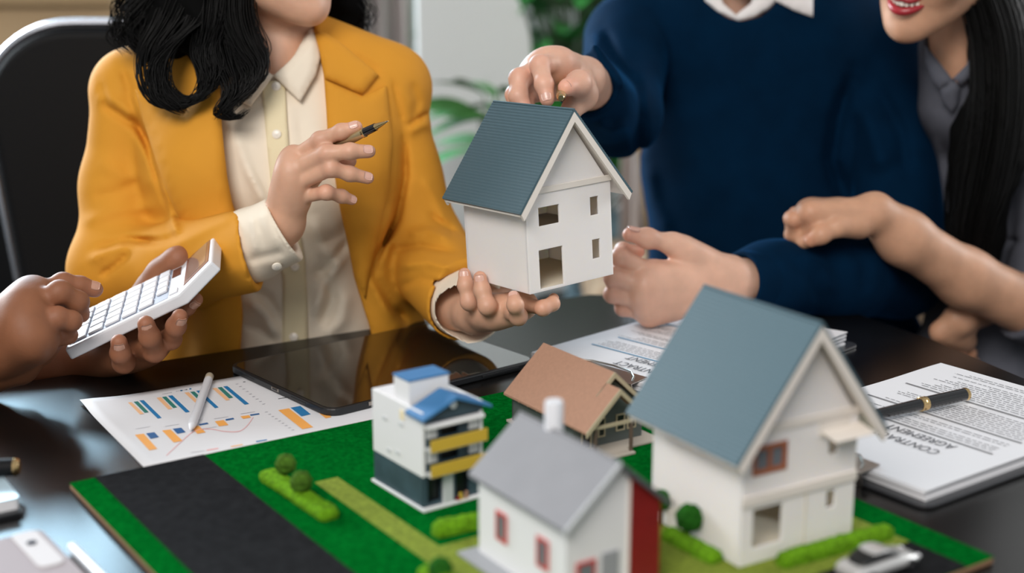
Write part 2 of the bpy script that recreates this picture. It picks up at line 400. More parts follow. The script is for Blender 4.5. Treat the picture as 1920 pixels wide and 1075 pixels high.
def trace(node, u, v, y0=1.0, y1=2.6, steps=70):
    r = np.stack([ray(a, b) for a, b in zip(u, v)]); r = r/r[:, 1:2]
    y = np.full(len(u), y0); L = np.linalg.norm(r, axis=1)
    for _ in range(steps):
        d = node.ev(CAM+r*y[:, None]); y = np.minimum(y+d/L*.8, y1)
    d = node.ev(CAM+r*y[:, None])
    return y, r, np.abs(d) < .003
def cloth_patch(name, poly, node, off, thick, mat_, parent, res=9, y0=1.0, lift=0):
    """a piece of cloth (lapel, collar, placket) lying on the surface of a garment"""
    poly = np.array(poly, float)
    B = []
    for i in range(len(poly)):
        a, b = poly[i], poly[(i+1) % len(poly)]; n = max(1, int(np.linalg.norm(b-a)/res))
        for k in range(n): B.append(a+(b-a)*k/n)
    B = np.array(B); nb = len(B)
    gx, gy = np.meshgrid(np.arange(poly[:, 0].min(), poly[:, 0].max(), res), np.arange(poly[:, 1].min(), poly[:, 1].max(), res))
    g = np.stack([gx.ravel(), gy.ravel()], 1); sd = poly_sd(g[:, 0], g[:, 1], poly); g = g[sd < -res*.45]
    pts = np.concatenate([B, g]); edges = [(i, (i+1) % nb) for i in range(nb)]
    vs, es, fs, *_ = geometry.delaunay_2d_cdt([Vector(p) for p in pts], edges, [], 1, 1e-4)
    uv = np.array([tuple(v) for v in vs])
    y, r, ok = trace(node, uv[:, 0], uv[:, 1], y0)
    if (~ok).any() and ok.any():
        for i in np.where(~ok)[0]:
            d = np.hypot(*(uv[ok]-uv[i]).T); j = np.argsort(d)[:3]; y[i] = y[ok][j].mean()
    for _ in range(2):                       # soften
        acc = y.copy(); cn = np.ones(len(y))
        for f in fs:
            m_ = np.mean([y[i] for i in f])
            for i in f: acc[i] += m_; cn[i] += 1
        y = acc/cn
    inner = np.clip(-poly_sd(uv[:, 0], uv[:, 1], poly)/14, 0, 1)
    yy = y-off-lift*inner
    top = CAM+r*(yy-thick)[:, None]; bot = CAM+r*(yy+.004)[:, None]
    n = len(uv); V = np.concatenate([top, bot]); F = []; ec = {}
    for f in fs:
        p0, p1, p2 = uv[f[0]], uv[f[1]], uv[f[2]]
        cr = (p1[0]-p0[0])*(p2[1]-p0[1])-(p1[1]-p0[1])*(p2[0]-p0[0])
        f = list(f) if cr < 0 else list(f)[::-1]
        F.append(f); F.append([i+n for i in f[::-1]])
        for i in range(len(f)): ec[(f[i], f[(i+1) % len(f)])] = 1
    for (a, b) in ec:
        if (b, a) not in ec: F.append([b, a, a+n, b+n])
    return mesh_obj(name, V, F, mat_, parent, smooth=True)

def catmull(pts, n):
    pts = np.array(pts, float); k = len(pts); out = []
    for t in np.linspace(0, k-1-1e-9, n):
        i = int(t); f = t-i; p0 = pts[max(i-1, 0)]; p1 = pts[i]; p2 = pts[i+1]; p3 = pts[min(i+2, k-1)]
        out.append(.5*((2*p1)+(-p0+p2)*f+(2*p0-5*p1+4*p2-p3)*f*f+(-p0+3*p1-3*p2+p3)*f**3))
    return np.array(out)
def hair_locks(name, guides, parent, mat_='hair', rs=.00048, seg=22, seed=1):
    """guides: list of (points (x,y,z,spread), number of strands, waviness)"""
    g = np.random.default_rng(seed); V = []; F = []; base = 0
    for pts, ns, wav in guides:
        c = catmull(pts, seg)
        for _ in range(ns):
            a = g.uniform(0, 2*PI); q = math.sqrt(g.uniform(0, 1)); ph = g.uniform(0, 6.28); fr = g.uniform(1.5, 4)
            off = np.array([math.cos(a)*q, math.sin(a)*q*.75, math.sin(a+1)*q*.5])
            t = np.linspace(0, 1, seg); w_ = wav*(np.sin(t*fr*6.28+ph)-math.sin(ph))*t
            end = g.uniform(.82, 1.0); cc = catmull(c[:, :4], seg) if False else c
            idx = t*end*(seg-1); i0_ = np.clip(idx.astype(int), 0, seg-2); fr_ = (idx-i0_)[:, None]
            cc = c[i0_]*(1-fr_)+c[i0_+1]*fr_
            pos = cc[:, :3]+off*cc[:, 3:4]+np.stack([w_, w_*.4, -w_*.3], 1)
            rad = rs*g.uniform(.7, 1.4)*np.clip((1-t)*6, .15, 1)
            tn = np.gradient(pos, axis=0); tn /= np.linalg.norm(tn, axis=1)[:, None]+1e-9
            u = np.cross(tn, [0, 1, 0.2]); u /= np.linalg.norm(u, axis=1)[:, None]+1e-9; v = np.cross(tn, u)
            for k in range(3):
                an = 2*PI*k/3; V.append(pos+rad[:, None]*(math.cos(an)*u+math.sin(an)*v))
            for i in range(seg-1):
                for k in range(3):
                    k2 = (k+1) % 3; F.append((base+k*seg+i, base+k*seg+i+1, base+k2*seg+i+1, base+k2*seg+i))
            base += 3*seg
    V = np.concatenate(V); F = np.array(F, dtype=np.int32)
    me = bpy.data.meshes.new(name); me.vertices.add(len(V)); me.vertices.foreach_set('co', V.astype(np.float32).ravel())
    me.loops.add(len(F)*4); me.loops.foreach_set('vertex_index', F.ravel()); me.polygons.add(len(F))
    me.polygons.foreach_set('loop_start', np.arange(len(F), dtype=np.int32)*4); me.polygons.foreach_set('use_smooth', np.ones(len(F), dtype=bool))
    me.update(calc_edges=True); me.materials.append(M[mat_])
    o = bpy.data.objects.new(name, me); C.objects.link(o); o.parent = parent; o['kind'] = 'stuff'
    return o

def hand(wrist, mcp, fingers, thumb, tk=1.0, r=.0085, palm=.013, wr=.024, up=None, tendon=.0016, kp=.014):
    """wrist, knuckles and every finger joint given in space -> one blended hand.  fingers: [pip,dip,tip] each; thumb: [base, mcp, ip, tip]"""
    wrist = np.array(wrist); kids = []
    wid = np.array(mcp[-1])-np.array(mcp[0])
    for i, m_ in enumerate(mcp):
        f = i/(len(mcp)-1)-.5
        w0 = wrist+wid*f*.42
        kids.append(Cap(w0, m_, wr*.62, palm*(1.0 if i < 3 else .92)))
    for i in range(len(mcp)-1): kids.append(Cap(mcp[i], mcp[i+1], palm*.8))
    for i in range(len(mcp)-1):
        a = (np.array(mcp[i])+np.array(mcp[i+1]))/2; kids.append(Cap(wrist*.4+a*.6, a, palm*.95, palm*.82))
    pal = G(kids, kp); parts = [pal]
    for i, f in enumerate(fingers):
        s_ = [1.0, 1.05, .98, .86][i] if len(fingers) == 4 else 1
        q = [np.array(mcp[i])]+[np.array(x) for x in f]
        c = [Cap(q[0], q[1], r*1.12*s_, r*.99*s_), Cap(q[1], q[2], r*1.03*s_, r*.9*s_), Cap(q[2], q[3], r*.92*s_, r*.80*s_),
             Ell(q[1], (r*1.04*s_,)*3), Ell(q[2], (r*.95*s_,)*3)]
        parts.append(G(c, .004))
        WARM.extend([(q[0], r*1.3), (q[1], r*1.15), (q[2], r*.9), (q[3], r*1.3)])
        if up is not None:
            parts.append(Ell(q[0]+np.array(up)*palm*.42, (palm*.66,)*3))
            parts.append(Cap(wrist*.5+q[0]*.5+np.array(up)*palm*.62, q[0]+np.array(up)*palm*.62, .0022, .0036))
    if thumb:
        q = [np.array(x) for x in thumb]
        WARM.extend([(q[2], r*1.1), (q[3], r*1.4)])
        parts.append(G([Cap(q[0], q[1], wr*.75*tk, r*1.5*tk), Cap(q[1], q[2], r*1.35*tk, r*1.12*tk), Cap(q[2], q[3], r*1.16*tk, r*.95*tk), Ell(q[2], (r*1.15*tk,)*3)], .008))
    # palm and fingers: blend each finger into the palm softly, fingers stay apart from each other
    return G(parts, .0034)
def nail(tip, dip, n, r, parent, mat_='nail', w=.56, l=1.2, name='fingernail'):
    tip = np.array(tip, float); dip = np.array(dip, float); ax = tip-dip; ax /= np.linalg.norm(ax)
    n = np.array(n, float); n -= ax*(n@ax); n /= np.linalg.norm(n); b = np.cross(ax, n)
    V = []; NU, NV = 9, 8
    for j in range(NV):
        t = j/(NV-1)
        cpos = tip+ax*(r*.45-t*r*l*1.15)
        wd = w*math.sqrt(max(0, 1-(abs(t-.45)/.62)**3.2))
        dr = r*(1.0 if t > .3 else 1-.35*(.3-t)**1.2)+.0001
        for i in range(NU):
            a = (i/(NU-1)*2-1)*wd*1.25
            V.append(cpos+dr*(math.cos(a)*n*1.02+math.sin(a)*b))
    V2 = [v-n*.0012 for v in V]; nV = len(V); F = []
    for j in range(NV-1):
        for i in range(NU-1):
            q = (j*NU+i, j*NU+i+1, (j+1)*NU+i+1, (j+1)*NU+i); F.append(q); F.append(tuple(x+nV for x in q[::-1]))
    rim = [i for i in range(NU)]+[j*NU+NU-1 for j in range(1, NV)]+[(NV-1)*NU+i for i in range(NU-2, -1, -1)]+[j*NU for j in range(NV-2, 0, -1)]
    for k in range(len(rim)): a, b_ = rim[k], rim[(k+1) % len(rim)]; F.append((a, b_, b_+nV, a+nV))
    return mesh_obj(name, V+V2, F, mat_, parent, smooth=True)
TOCAM = np.array([0, -.97, .24])
def head_parts(c, yaw, pitch, roll, smile=False, s=1.0):
    Rm = (Matrix.Rotation(yaw, 3, 'Z')@Matrix.Rotation(roll, 3, 'Y')@Matrix.Rotation(pitch, 3, 'X')); R = np.array(Rm); c = np.array(c, float)
    def L(x, y, z): return c+R@(np.array([x, y, z])*s)
    def E(x, y, z, a, b, d): return Ell(L(x, y, z), (a*s, b*s, d*s), R)
    k = [E(0, .012, .035, .074, .094, .088), E(0, -.028, -.035, .056, .062, .070), Cap(L(0, -.058, -.082), L(0, -.070, -.096), .022*s, .0155*s),
         Cap(L(-.050, .005, -.05), L(-.014, -.060, -.090), .015*s, .014*s), Cap(L(.050, .005, -.05), L(.014, -.060, -.090), .015*s, .014*s),
         E(-.038, -.058, -.022, .026, .022, .024), E(.038, -.058, -.022, .026, .022, .024), Cap(L(-.035, -.078, .022), L(.035, -.078, .022), .011*s)]
    face = G(k, .022*s)
    nose = G([Cap(L(0, -.088, .012), L(0, -.106, -.028), .0065*s, .0095*s), E(-.011, -.096, -.031, .008, .009, .0065), E(.011, -.096, -.031, .008, .009, .0065)], .008*s)
    d = G([face, nose], .012*s)
    d = Sub(d, G([E(-.031, -.094, .004, .016, .012, .009), E(.031, -.094, .004, .016, .012, .009)], .003), .008*s)
    ears = [E(sx*.074, .01, -.005, .008, .018, .028) for sx in (-1, 1)]
    d = G([d]+ears, .008*s)
    if smile: d = Sub(d, E(0, -.090, -.060, .024, .012, .0065), .002)
    return d, L, R
def head_extras(parent, L, R, s=1.0, lipmat='lips_pale', smile=False, parent_skin='skin'):
    for sx in (-1, 1):
        V, F = uvsphere((0, 0, 0), .0115*s); o = mesh_obj('eye', V, F, ['eye', 'iris'], parent, smooth=True)
        o.location = L(sx*.031, -.0705, .004)
        Vi, Fi = uvsphere((0, 0, 0), (.006*s, .002*s, .006*s)); i = mesh_obj('iris', Vi, Fi, 'iris', o, smooth=True); i.location = Vector(R@np.array([0, -.0102*s, 0])); i.rotation_euler = Matrix(R).to_euler()
    for sx in (-1, 1):                    # eyelids
        for z0, rr in ((.0105, .0036), (-.0045, .0028)):
            b = MB(); b.tube([L(sx*.031+q*.0150, -.0815+.006*q*q, z0-(z0-.003)*q*q*.9) for q in np.linspace(-1, 1, 11)], [rr*s*max(.3, 1-.6*abs(q)) for q in np.linspace(-1, 1, 11)], 8); b.build('eyelid', parent_skin, parent, smooth=True)
        b = MB(); b.tube([L(sx*(.031+q*.019), -.0895+.012*(q+.2)**2, .026-.004*q*q) for q in np.linspace(-1, 1, 9)], [.0012*s, .0022*s, .0026*s, .0027*s, .0026*s, .0024*s, .002*s, .0014*s, .0007*s], 6); b.build('eyebrow', 'hair', parent, smooth=True)
    def lip(z0, sag, rr, up, hw=.026):
        b = MB(); pts = []; rad = []
        for t in np.linspace(-1, 1, 17):
            x = t*hw; z = z0+sag*(t*t)+(.0012*math.cos(t*9)*up if up else 0); y = -.0925+.018*t*t
            pts.append(L(x, y, z)); rad.append(rr*s*max(.15, math.sqrt(max(0, 1-t*t))))
        b.tube(pts, rad, 10); return b.build('lip', lipmat, parent, smooth=True)
    if smile:
        lip(-.0525, .004, .0040, 1, .027); lip(-.068, .012, .0055, 0, .026)
        for i in range(-4, 5):
            x = i*.0056; b = MB(); b.box(-.0025, -.0015, -.0042, .0025, .0015, .004)
            m4 = Matrix.Translation(Vector(L(x, -.0895+.012*(x/.022)**2, -.0575+.004*(x/.022)**2)))@Matrix(R).to_4x4()@Matrix.Scale(s, 4)
            b.build('tooth', 'teeth', parent, M4=m4, bevel=.0008)
    else:
        lip(-.0575, -.001, .0038, 1); lip(-.0655, .003, .0048, 0)

# ---------------------------------------------------------------- the room
def struct(o): o['kind'] = 'structure'; return o
struct(MB().box(-4, -2.5, -.05, 4, 5, 0).build('floor', 'floor'))
YB = 4.6
def wall_cells(xs, zs, hole, y0, y1):
    b = MB()
    for i in range(len(xs)-1):
        for j in range(len(zs)-1):
            if not hole(i, j): b.box(xs[i], y0, zs[j], xs[i+1], y1, zs[j+1])
    return b
struct(wall_cells([-4, -2.3, -.85, 4], [0, 1.32, 2.75, 3.1], lambda i, j: i == 1 and j == 1, YB, YB+.12).build('wall_back', 'wall'))
struct(wall_cells([1.2, 2.3, 3.9, 5], [0, .9, 2.6, 3.1], lambda i, j: i == 1 and j == 1, -4, -3.88).build('wall_left', 'wall', M4=Matrix.Rotation(PI/2, 4, 'Z')@Matrix.Rotation(0, 4, 'Z')@Matrix.Translation((0, 0, 0))@Matrix.Scale(1, 4))) if False else None
struct(MB().box(-4.12, -2.5, 0, -4, 5, 3.1).build('wall_left', 'wall'))
struct(MB().box(4, -2.5, 0, 4.12, 5, 3.1).build('wall_right', 'wall'))
wf = MB()
for x0, z0, x1, z1 in ((-2.3, 1.32, -2.24, 2.75), (-.91, 1.32, -.85, 2.75), (-2.24, 1.32, -.91, 1.38), (-2.24, 2.69, -.91, 2.75), (-1.60, 1.38, -1.55, 2.69)):
    wf.box(x0, YB-.02, z0, x1, YB+.06, z1)
win = struct(wf.build('window_1', 'white'))
for x0, x1 in ((-2.24, -1.60), (-1.55, -.91)):
    MB().box(x0, YB+.01, 1.38, x1, YB+.016, 2.69).build('pane', 'glass', win)

# beige cabinet and pale curtain behind the office chair
def xz_at(px, y): return P(px, 537, y)[0]
y = 3.3
cb = thing('cabinet', 'beige wall cabinet panel in the top left corner behind the office chair', 'cabinet', (-1.6, y+.25, 0))
MB().box(-1.3, -.22, 0, P(205, 0, y)[0]+1.6, .22, P(100, 12, y)[2]).build('carcass', 'beige', cb, bevel=.004)
MB().box(-1.3, -.245, P(100, 12, y)[2], P(205, 0, y)[0]+1.6, .24, P(100, 12, y)[2]+.05).build('upper_board', 'beige2', cb, bevel=.004)
MB().box(-.62, -.232, .1, -.61, -.219, 1.0).build('door_gap', 'beige2', cb)
def curtain(name, px0, px1, y, ztop, m_, label, z0=.03, amp=.035, nf=5):
    x0, x1 = P(px0, 400, y)[0], P(px1, 400, y)[0]; n = nf*12; V = []; F = []
    for i in range(n+1):
        t = i/n; a = t*nf*2*PI
        for z, k in ((z0, 1.15), (z0+.4*(ztop-z0), 1), (ztop, .8)):
            V.append((x0+(x1-x0)*t+.012*math.sin(a*2), y+amp*k*math.sin(a)+.01*math.sin(a*2.3), z))
    m = 3
    for i in range(n):
        for j in range(m-1): F.append((i*m+j, (i+1)*m+j, (i+1)*m+j+1, i*m+j+1))
    o = mesh_obj(name, V, F, m_, smooth=True); s_ = o.modifiers.new('thick', 'SOLIDIFY'); s_.thickness = .004
    return tag(o, label, 'curtain', 'curtains behind the people')
curtain('curtain', 612, 782, 3.75, 2.7, 'curtain', 'grey brown pleated curtain hanging behind the woman in mustard', nf=4)
curtain('curtain', 200, 330, 3.9, 2.7, 'pale_curtain', 'pale green-white curtain hanging beside the beige cabinet', nf=3)
curtain('curtain', 1165, 1300, 3.2, 2.7, 'curtain', 'grey brown curtain seen in the gap between model house and blue sweater', nf=4)
# white divider with a rounded shoulder
y = 3.3; x0 = P(786, 400, y)[0]; x1 = P(996, 200, y)[0]; zt = P(900, -60, y)[2]; R_ = .20
pl = [(x0, 0), (x1, 0)]+[(x1-R_+R_*math.cos(a), zt-R_+(R_*1.15)*math.sin(a)) for a in np.linspace(0, PI/2, 14)]+[(x0, zt+.03)]
tag(MB().prism(pl, y, y+.05, 'y').build('room_divider', 'divider', bevel=.006), 'white room divider with a rounded shoulder left of the green plant', 'divider')
# sofa at the back
y = 2.75
sf = thing('sofa', 'low blue-grey sofa far behind the clasped hand and model house', 'sofa', (P(1230, 500, y)[0], y+.4, 0))
MB().box(-.16, -.38, .08, .7, .36, .36).build('seat_base', 'sofa', sf, bevel=.03, seg=3)
MB().box(-.13, -.40, .36, .68, .12, P(1150, 520, y)[2]-.02).build('seat_cushion', 'tan', sf, bevel=.04, seg=3)
MB().box(-.16, .12, .36, .7, .38, P(1150, 440, y+.4)[2]).build('back_cushion', 'sofa', sf, bevel=.05, seg=3)
for sx, sy in ((-.12, -.32), (-.12, .3), (.66, -.32), (.66, .3)):
    MB().tube([(sx, sy, 0), (sx, sy, .08)], .02, 10).build('leg', 'post', sf)
# potted plants
def leaf_mesh(L_, W_, bend):
    V = []; F = []; n = 8
    for i in range(n+1):
        t = i/n; wv = W_*math.sin(PI*min(1, t*.96+.04))**.8*(1-.25*t); z = -bend*t*t*L_
        V += [(-wv/2, t*L_, z+.10*wv), (0, t*L_, z-.05*wv), (wv/2, t*L_, z+.10*wv)]
    for i in range(n): 
        for k in (0, 1): F.append((i*3+k, i*3+k+1, i*3+4+k, i*3+3+k))
    me = bpy.data.meshes.new('leaf'); me.from_pydata(V, [], F); me.polygons.foreach_set('use_smooth', [True]*len(F)); me.update(); return me
def plant(loc, label, n, mats, hz, spread, ls, seed, tilt=(.2, 1.2), pot_r=.14):
    g = np.random.default_rng(seed)
    t = thing('potted_plant', label, 'plant', loc)
    b = MB(); b.tube([(0, 0, 0), (0, 0, .02), (0, 0, .24), (0, 0, .26)], [pot_r*.75, pot_r*.78, pot_r, pot_r*1.04], 28); b.build('pot', 'pot', t, smooth=True)
    b = MB(); b.tube([(0, 0, .245), (0, 0, .265)], pot_r*.93, 24); b.build('soil', 'soil', t)
    st = MB()
    protos = []
    for m_ in mats:
        me = leaf_mesh(ls, ls*.44, .35); me.materials.append(M[m_]); protos.append(me)
    for k in range(n):
        z = hz[0]+(hz[1]-hz[0])*g.uniform(); a = g.uniform(0, 2*PI); r_ = spread*g.uniform(.1, .55)
        base = np.array([math.cos(a)*r_, math.sin(a)*r_, z])
        st.tube([(0, 0, .25), (base[0]*.3, base[1]*.3, z*.6+.1), base], [.004, .003, .002], 5)
        o = bpy.data.objects.new('leaf', protos[k % len(protos)]); C.objects.link(o); o.parent = t
        o.location = base; o.rotation_euler = (g.uniform(*tilt)-.5, g.uniform(-.5, .5), a-PI/2+g.uniform(-.5, .5)); s_ = g.uniform(.7, 1.25); o.scale = (s_, s_, s_)
    st.build('stem', 'stem', t, smooth=True)
    return t
plant((P(1095, 100, 3.55)[0], 3.62, 0), 'tall dark green leafy plant behind the pointing hand', 300, ['leaf', 'leaf_dark', 'leaf', 'leaf'], (.62, 1.30), .52, .19, 4)
plant((P(935, 200, 2.95)[0], 2.95, 0), 'bright green long-leaved plant in front of the white divider', 26, ['leaf_bright', 'leaf', 'leaf'], (.76, .90), .10, .14, 9, pot_r=.10)
plant((P(1260, 100, 4.3)[0], 4.3, 0), 'dark bushy plant against the back wall left of the blue sweater', 60, ['leaf_dark', 'leaf'], (.7, 1.5), .4, .24, 14)

# ---------------------------------------------------------------- the table
tb = thing('conference_table', 'dark brown wooden conference table with a glossy top under the models', 'table', (0, 1.0, 0))
pl = [(-.9, -.9), (1.15, -.9), (1.02, .02), (.4876, .5272), (.44, .663), (.36, .75), (.16, .775), (-.105, .604), (-.418, .414), (-1.35, -.14)]
pl = [(-1.2, -.8), (1.3, -.8), (.93, -.30+.0), (.5416, .3698), (.4872, .5250), (.43, .64), (.30, .735), (.10, .735), (-.105, .604), (-.418, .414), (-1.30, -.12)]
# right far edge continues the line seen at the right border
pl[2] = (1.05, -.3-.0)
MB().prism(pl, .715, .75).build('table_top', 'table', tb, bevel=.003)
for x, y_ in ((-.75, -.45), (.8, -.5), (.28, .45), (-.55, .12)):
    MB().box(x-.035, y_-.035, 0, x+.035, y_+.035, .715).build('leg', 'table', tb, bevel=.004)

# ---------------------------------------------------------------- office chairs
def office_chair(name, label, loc, rz, w_, zt, zb, tilt=.12, withcasters=True):
    t = thing(name, label, 'chair', loc, (0, 0, rz), 'black office chairs around the table')
    H = zt-zb; out = []
    def outline(wd, hh, ins=0):
        pts = []
        R = .13
        for a in np.linspace(-PI/2, 0, 9): pts.append((wd/2-.10*(1)-.06+.10+.0+(.06)*math.cos(a)-ins, .06+.06*math.sin(a)+ins))
        for a in np.linspace(0, PI/2, 14): pts.append((wd/2-R+R*math.cos(a)-ins*math.cos(a), hh-R+R*math.sin(a)-ins*math.sin(a)))
        for a in np.linspace(PI/2, PI, 14): pts.append((-wd/2+R+R*math.cos(a)-ins*math.cos(a), hh-R+R*math.sin(a)-ins*math.sin(a)))
        for a in np.linspace(PI, 1.5*PI, 9): pts.append((-(wd/2-.06)+(.06)*math.cos(a)+ins, .06+.06*math.sin(a)+ins))
        return pts
    m4 = Matrix.Translation((0, 0, zb))@Matrix.Rotation(-tilt, 4, 'X')
    # the back narrows toward its foot
    def shrink(p): return (p[0]*(.80+.20*min(1, max(0, p[1]/(H*.75)))), p[1])
    b = MB().prism([shrink(p) for p in outline(w_, H, .008)], -.03, .03, 'y'); b.build('backrest', 'leather', t, M4=m4, bevel=.012, seg=3)
    V = [shrink(p) for p in outline(w_, H)]; V.append(V[0])
    b = MB(); b.tube([(p[0], -.0, p[1]) for p in V], .0085, 8); b.build('back_frame', 'alu', t, M4=m4, smooth=True)
    MB().box(-w_/2+.02, -.46, .44, w_/2-.02, 0, .52).build('seat', 'leather', t, bevel=.03, seg=3)
    MB().tube([(0, -.22, .08), (0, -.22, .44)], .03, 14).build('gas_lift', 'alu', t, smooth=True)
    for k in range(5):
        a = k*2*PI/5
        e = (math.cos(a)*.28, -.22+math.sin(a)*.28, .065)
        l = MB().tube([(0, -.22, .10), e], [.022, .014], 8).build('foot_arm', 'alu', t, smooth=True)
        MB().tube([(e[0]-.012, e[1], .03), (e[0]+.012, e[1], .03)], .03, 12).build('caster', 'black', l)
    MB().tube([(0, .03, zb+.1), (0, .02, .6), (0, -.1, .45)], .02, 8).build('back_bracket', 'alu', t, smooth=True)
    return t
c0 = P(130, 300, 2.0)
office_chair('office_chair', 'black leather office chair with a silver rim behind the woman in mustard', (P(222, 300, 1.98)[0]-.0, 1.98, 0), .16, .37, P(200, 44, 1.98)[2], .66, .05)
office_chair('office_chair', 'black office chair at the left border behind the tapping hand', (P(-110, 400, 2.25)[0], 2.25, 0), .1, .42, P(0, 250, 2.25)[2], .5, .05)

office_chair('office_chair', 'black office chair behind the man in the navy sweater', (.37, 2.17, 0), 0, .33, P(1430, 120, 2.15)[2], .62, .05)
office_chair('office_chair', 'black office chair behind the woman with long straight hair', (.80, 2.06, 0), -.2, .36, P(1900, 150, 2.05)[2], .62, .05)

# ---------------------------------------------------------------- model houses
def cells_wall(b, W, H, t, holes, gable=None):
    """wall in x-z with rectangular holes, thickness t into +y; one closed skin"""
    xs = sorted({0, W}|{h[0] for h in holes}|{h[2] for h in holes}); zs = sorted({0, H}|{h[1] for h in holes}|{h[3] for h in holes})
    def solid(i, j):
        if i < 0 or j < 0 or i >= len(xs)-1 or j >= len(zs)-1: return False
        cx_, cz = (xs[i]+xs[i+1])/2, (zs[j]+zs[j+1])/2
        return not any(h[0] < cx_ < h[2] and h[1] < cz < h[3] for h in holes)
    for i in range(len(xs)-1):
        for j in range(len(zs)-1):
            if not solid(i, j): continue
            x0, x1, z0, z1 = xs[i], xs[i+1], zs[j], zs[j+1]
            b.add([(x0, 0, z0), (x1, 0, z0), (x1, 0, z1), (x0, 0, z1)], [(0, 1, 2, 3)])
            b.add([(x0, t, z0), (x1, t, z0), (x1, t, z1), (x0, t, z1)], [(3, 2, 1, 0)])
            for di, dj, e in ((-1, 0, ((x0, z1), (x0, z0))), (1, 0, ((x1, z0), (x1, z1))), (0, -1, ((x0, z0), (x1, z0))), (0, 1, ((x1, z1), (x0, z1)))):
                if not solid(i+di, j+dj):
                    (a, c), (d, f) = e; b.add([(a, 0, c), (a, t, c), (d, t, f), (d, 0, f)], [(0, 1, 2, 3)])
    return b
def ribbed_roof(W2, RZ, EH, ov, y0, y1, th, nr, side):
    """one roof slope from the ridge to the eave with real corrugations; side -1 left, +1 right; ridge at x=W2"""
    V = []; F = []; N = nr*4
    xe = -ov; L_ = math.hypot(W2-xe, RZ-EH); sx, sz = (xe-W2)/L_, (EH-RZ)/L_; nx, nz = -sz, sx
    if nz < 0: nx, nz = -nx, -nz
    ny = 1
    for j, yy in enumerate((y0, y1)):
        for i in range(N+1):
            d = L_*i/N; h = th+(.0003 if i % 4 in (1, 2) else 0)
            V.append((W2+sx*d+nx*h, yy, RZ+sz*d+nz*h))
    n = N+1
    for j, yy in enumerate((y0, y1)):
        for i in range(n): d = L_*i/N; V.append((W2+sx*d, yy, RZ+sz*d))
    for i in range(N):
        F.append((i, i+1, n+i+1, n+i)); F.append((2*n+i, 3*n+i, 3*n+i+1, 2*n+i+1))
        F.append((i, 2*n+i, 2*n+i+1, i+1)); F.append((n+i, n+i+1, 3*n+i+1, 3*n+i))
    F.append((0, n, 3*n, 2*n)); F.append((n-1, 3*n-1, 4*n-1, 2*n-1))
    if side > 0: V = [(2*W2-x, y, z) for x, y, z in V]; F = [f[::-1] for f in F]
    return V, F
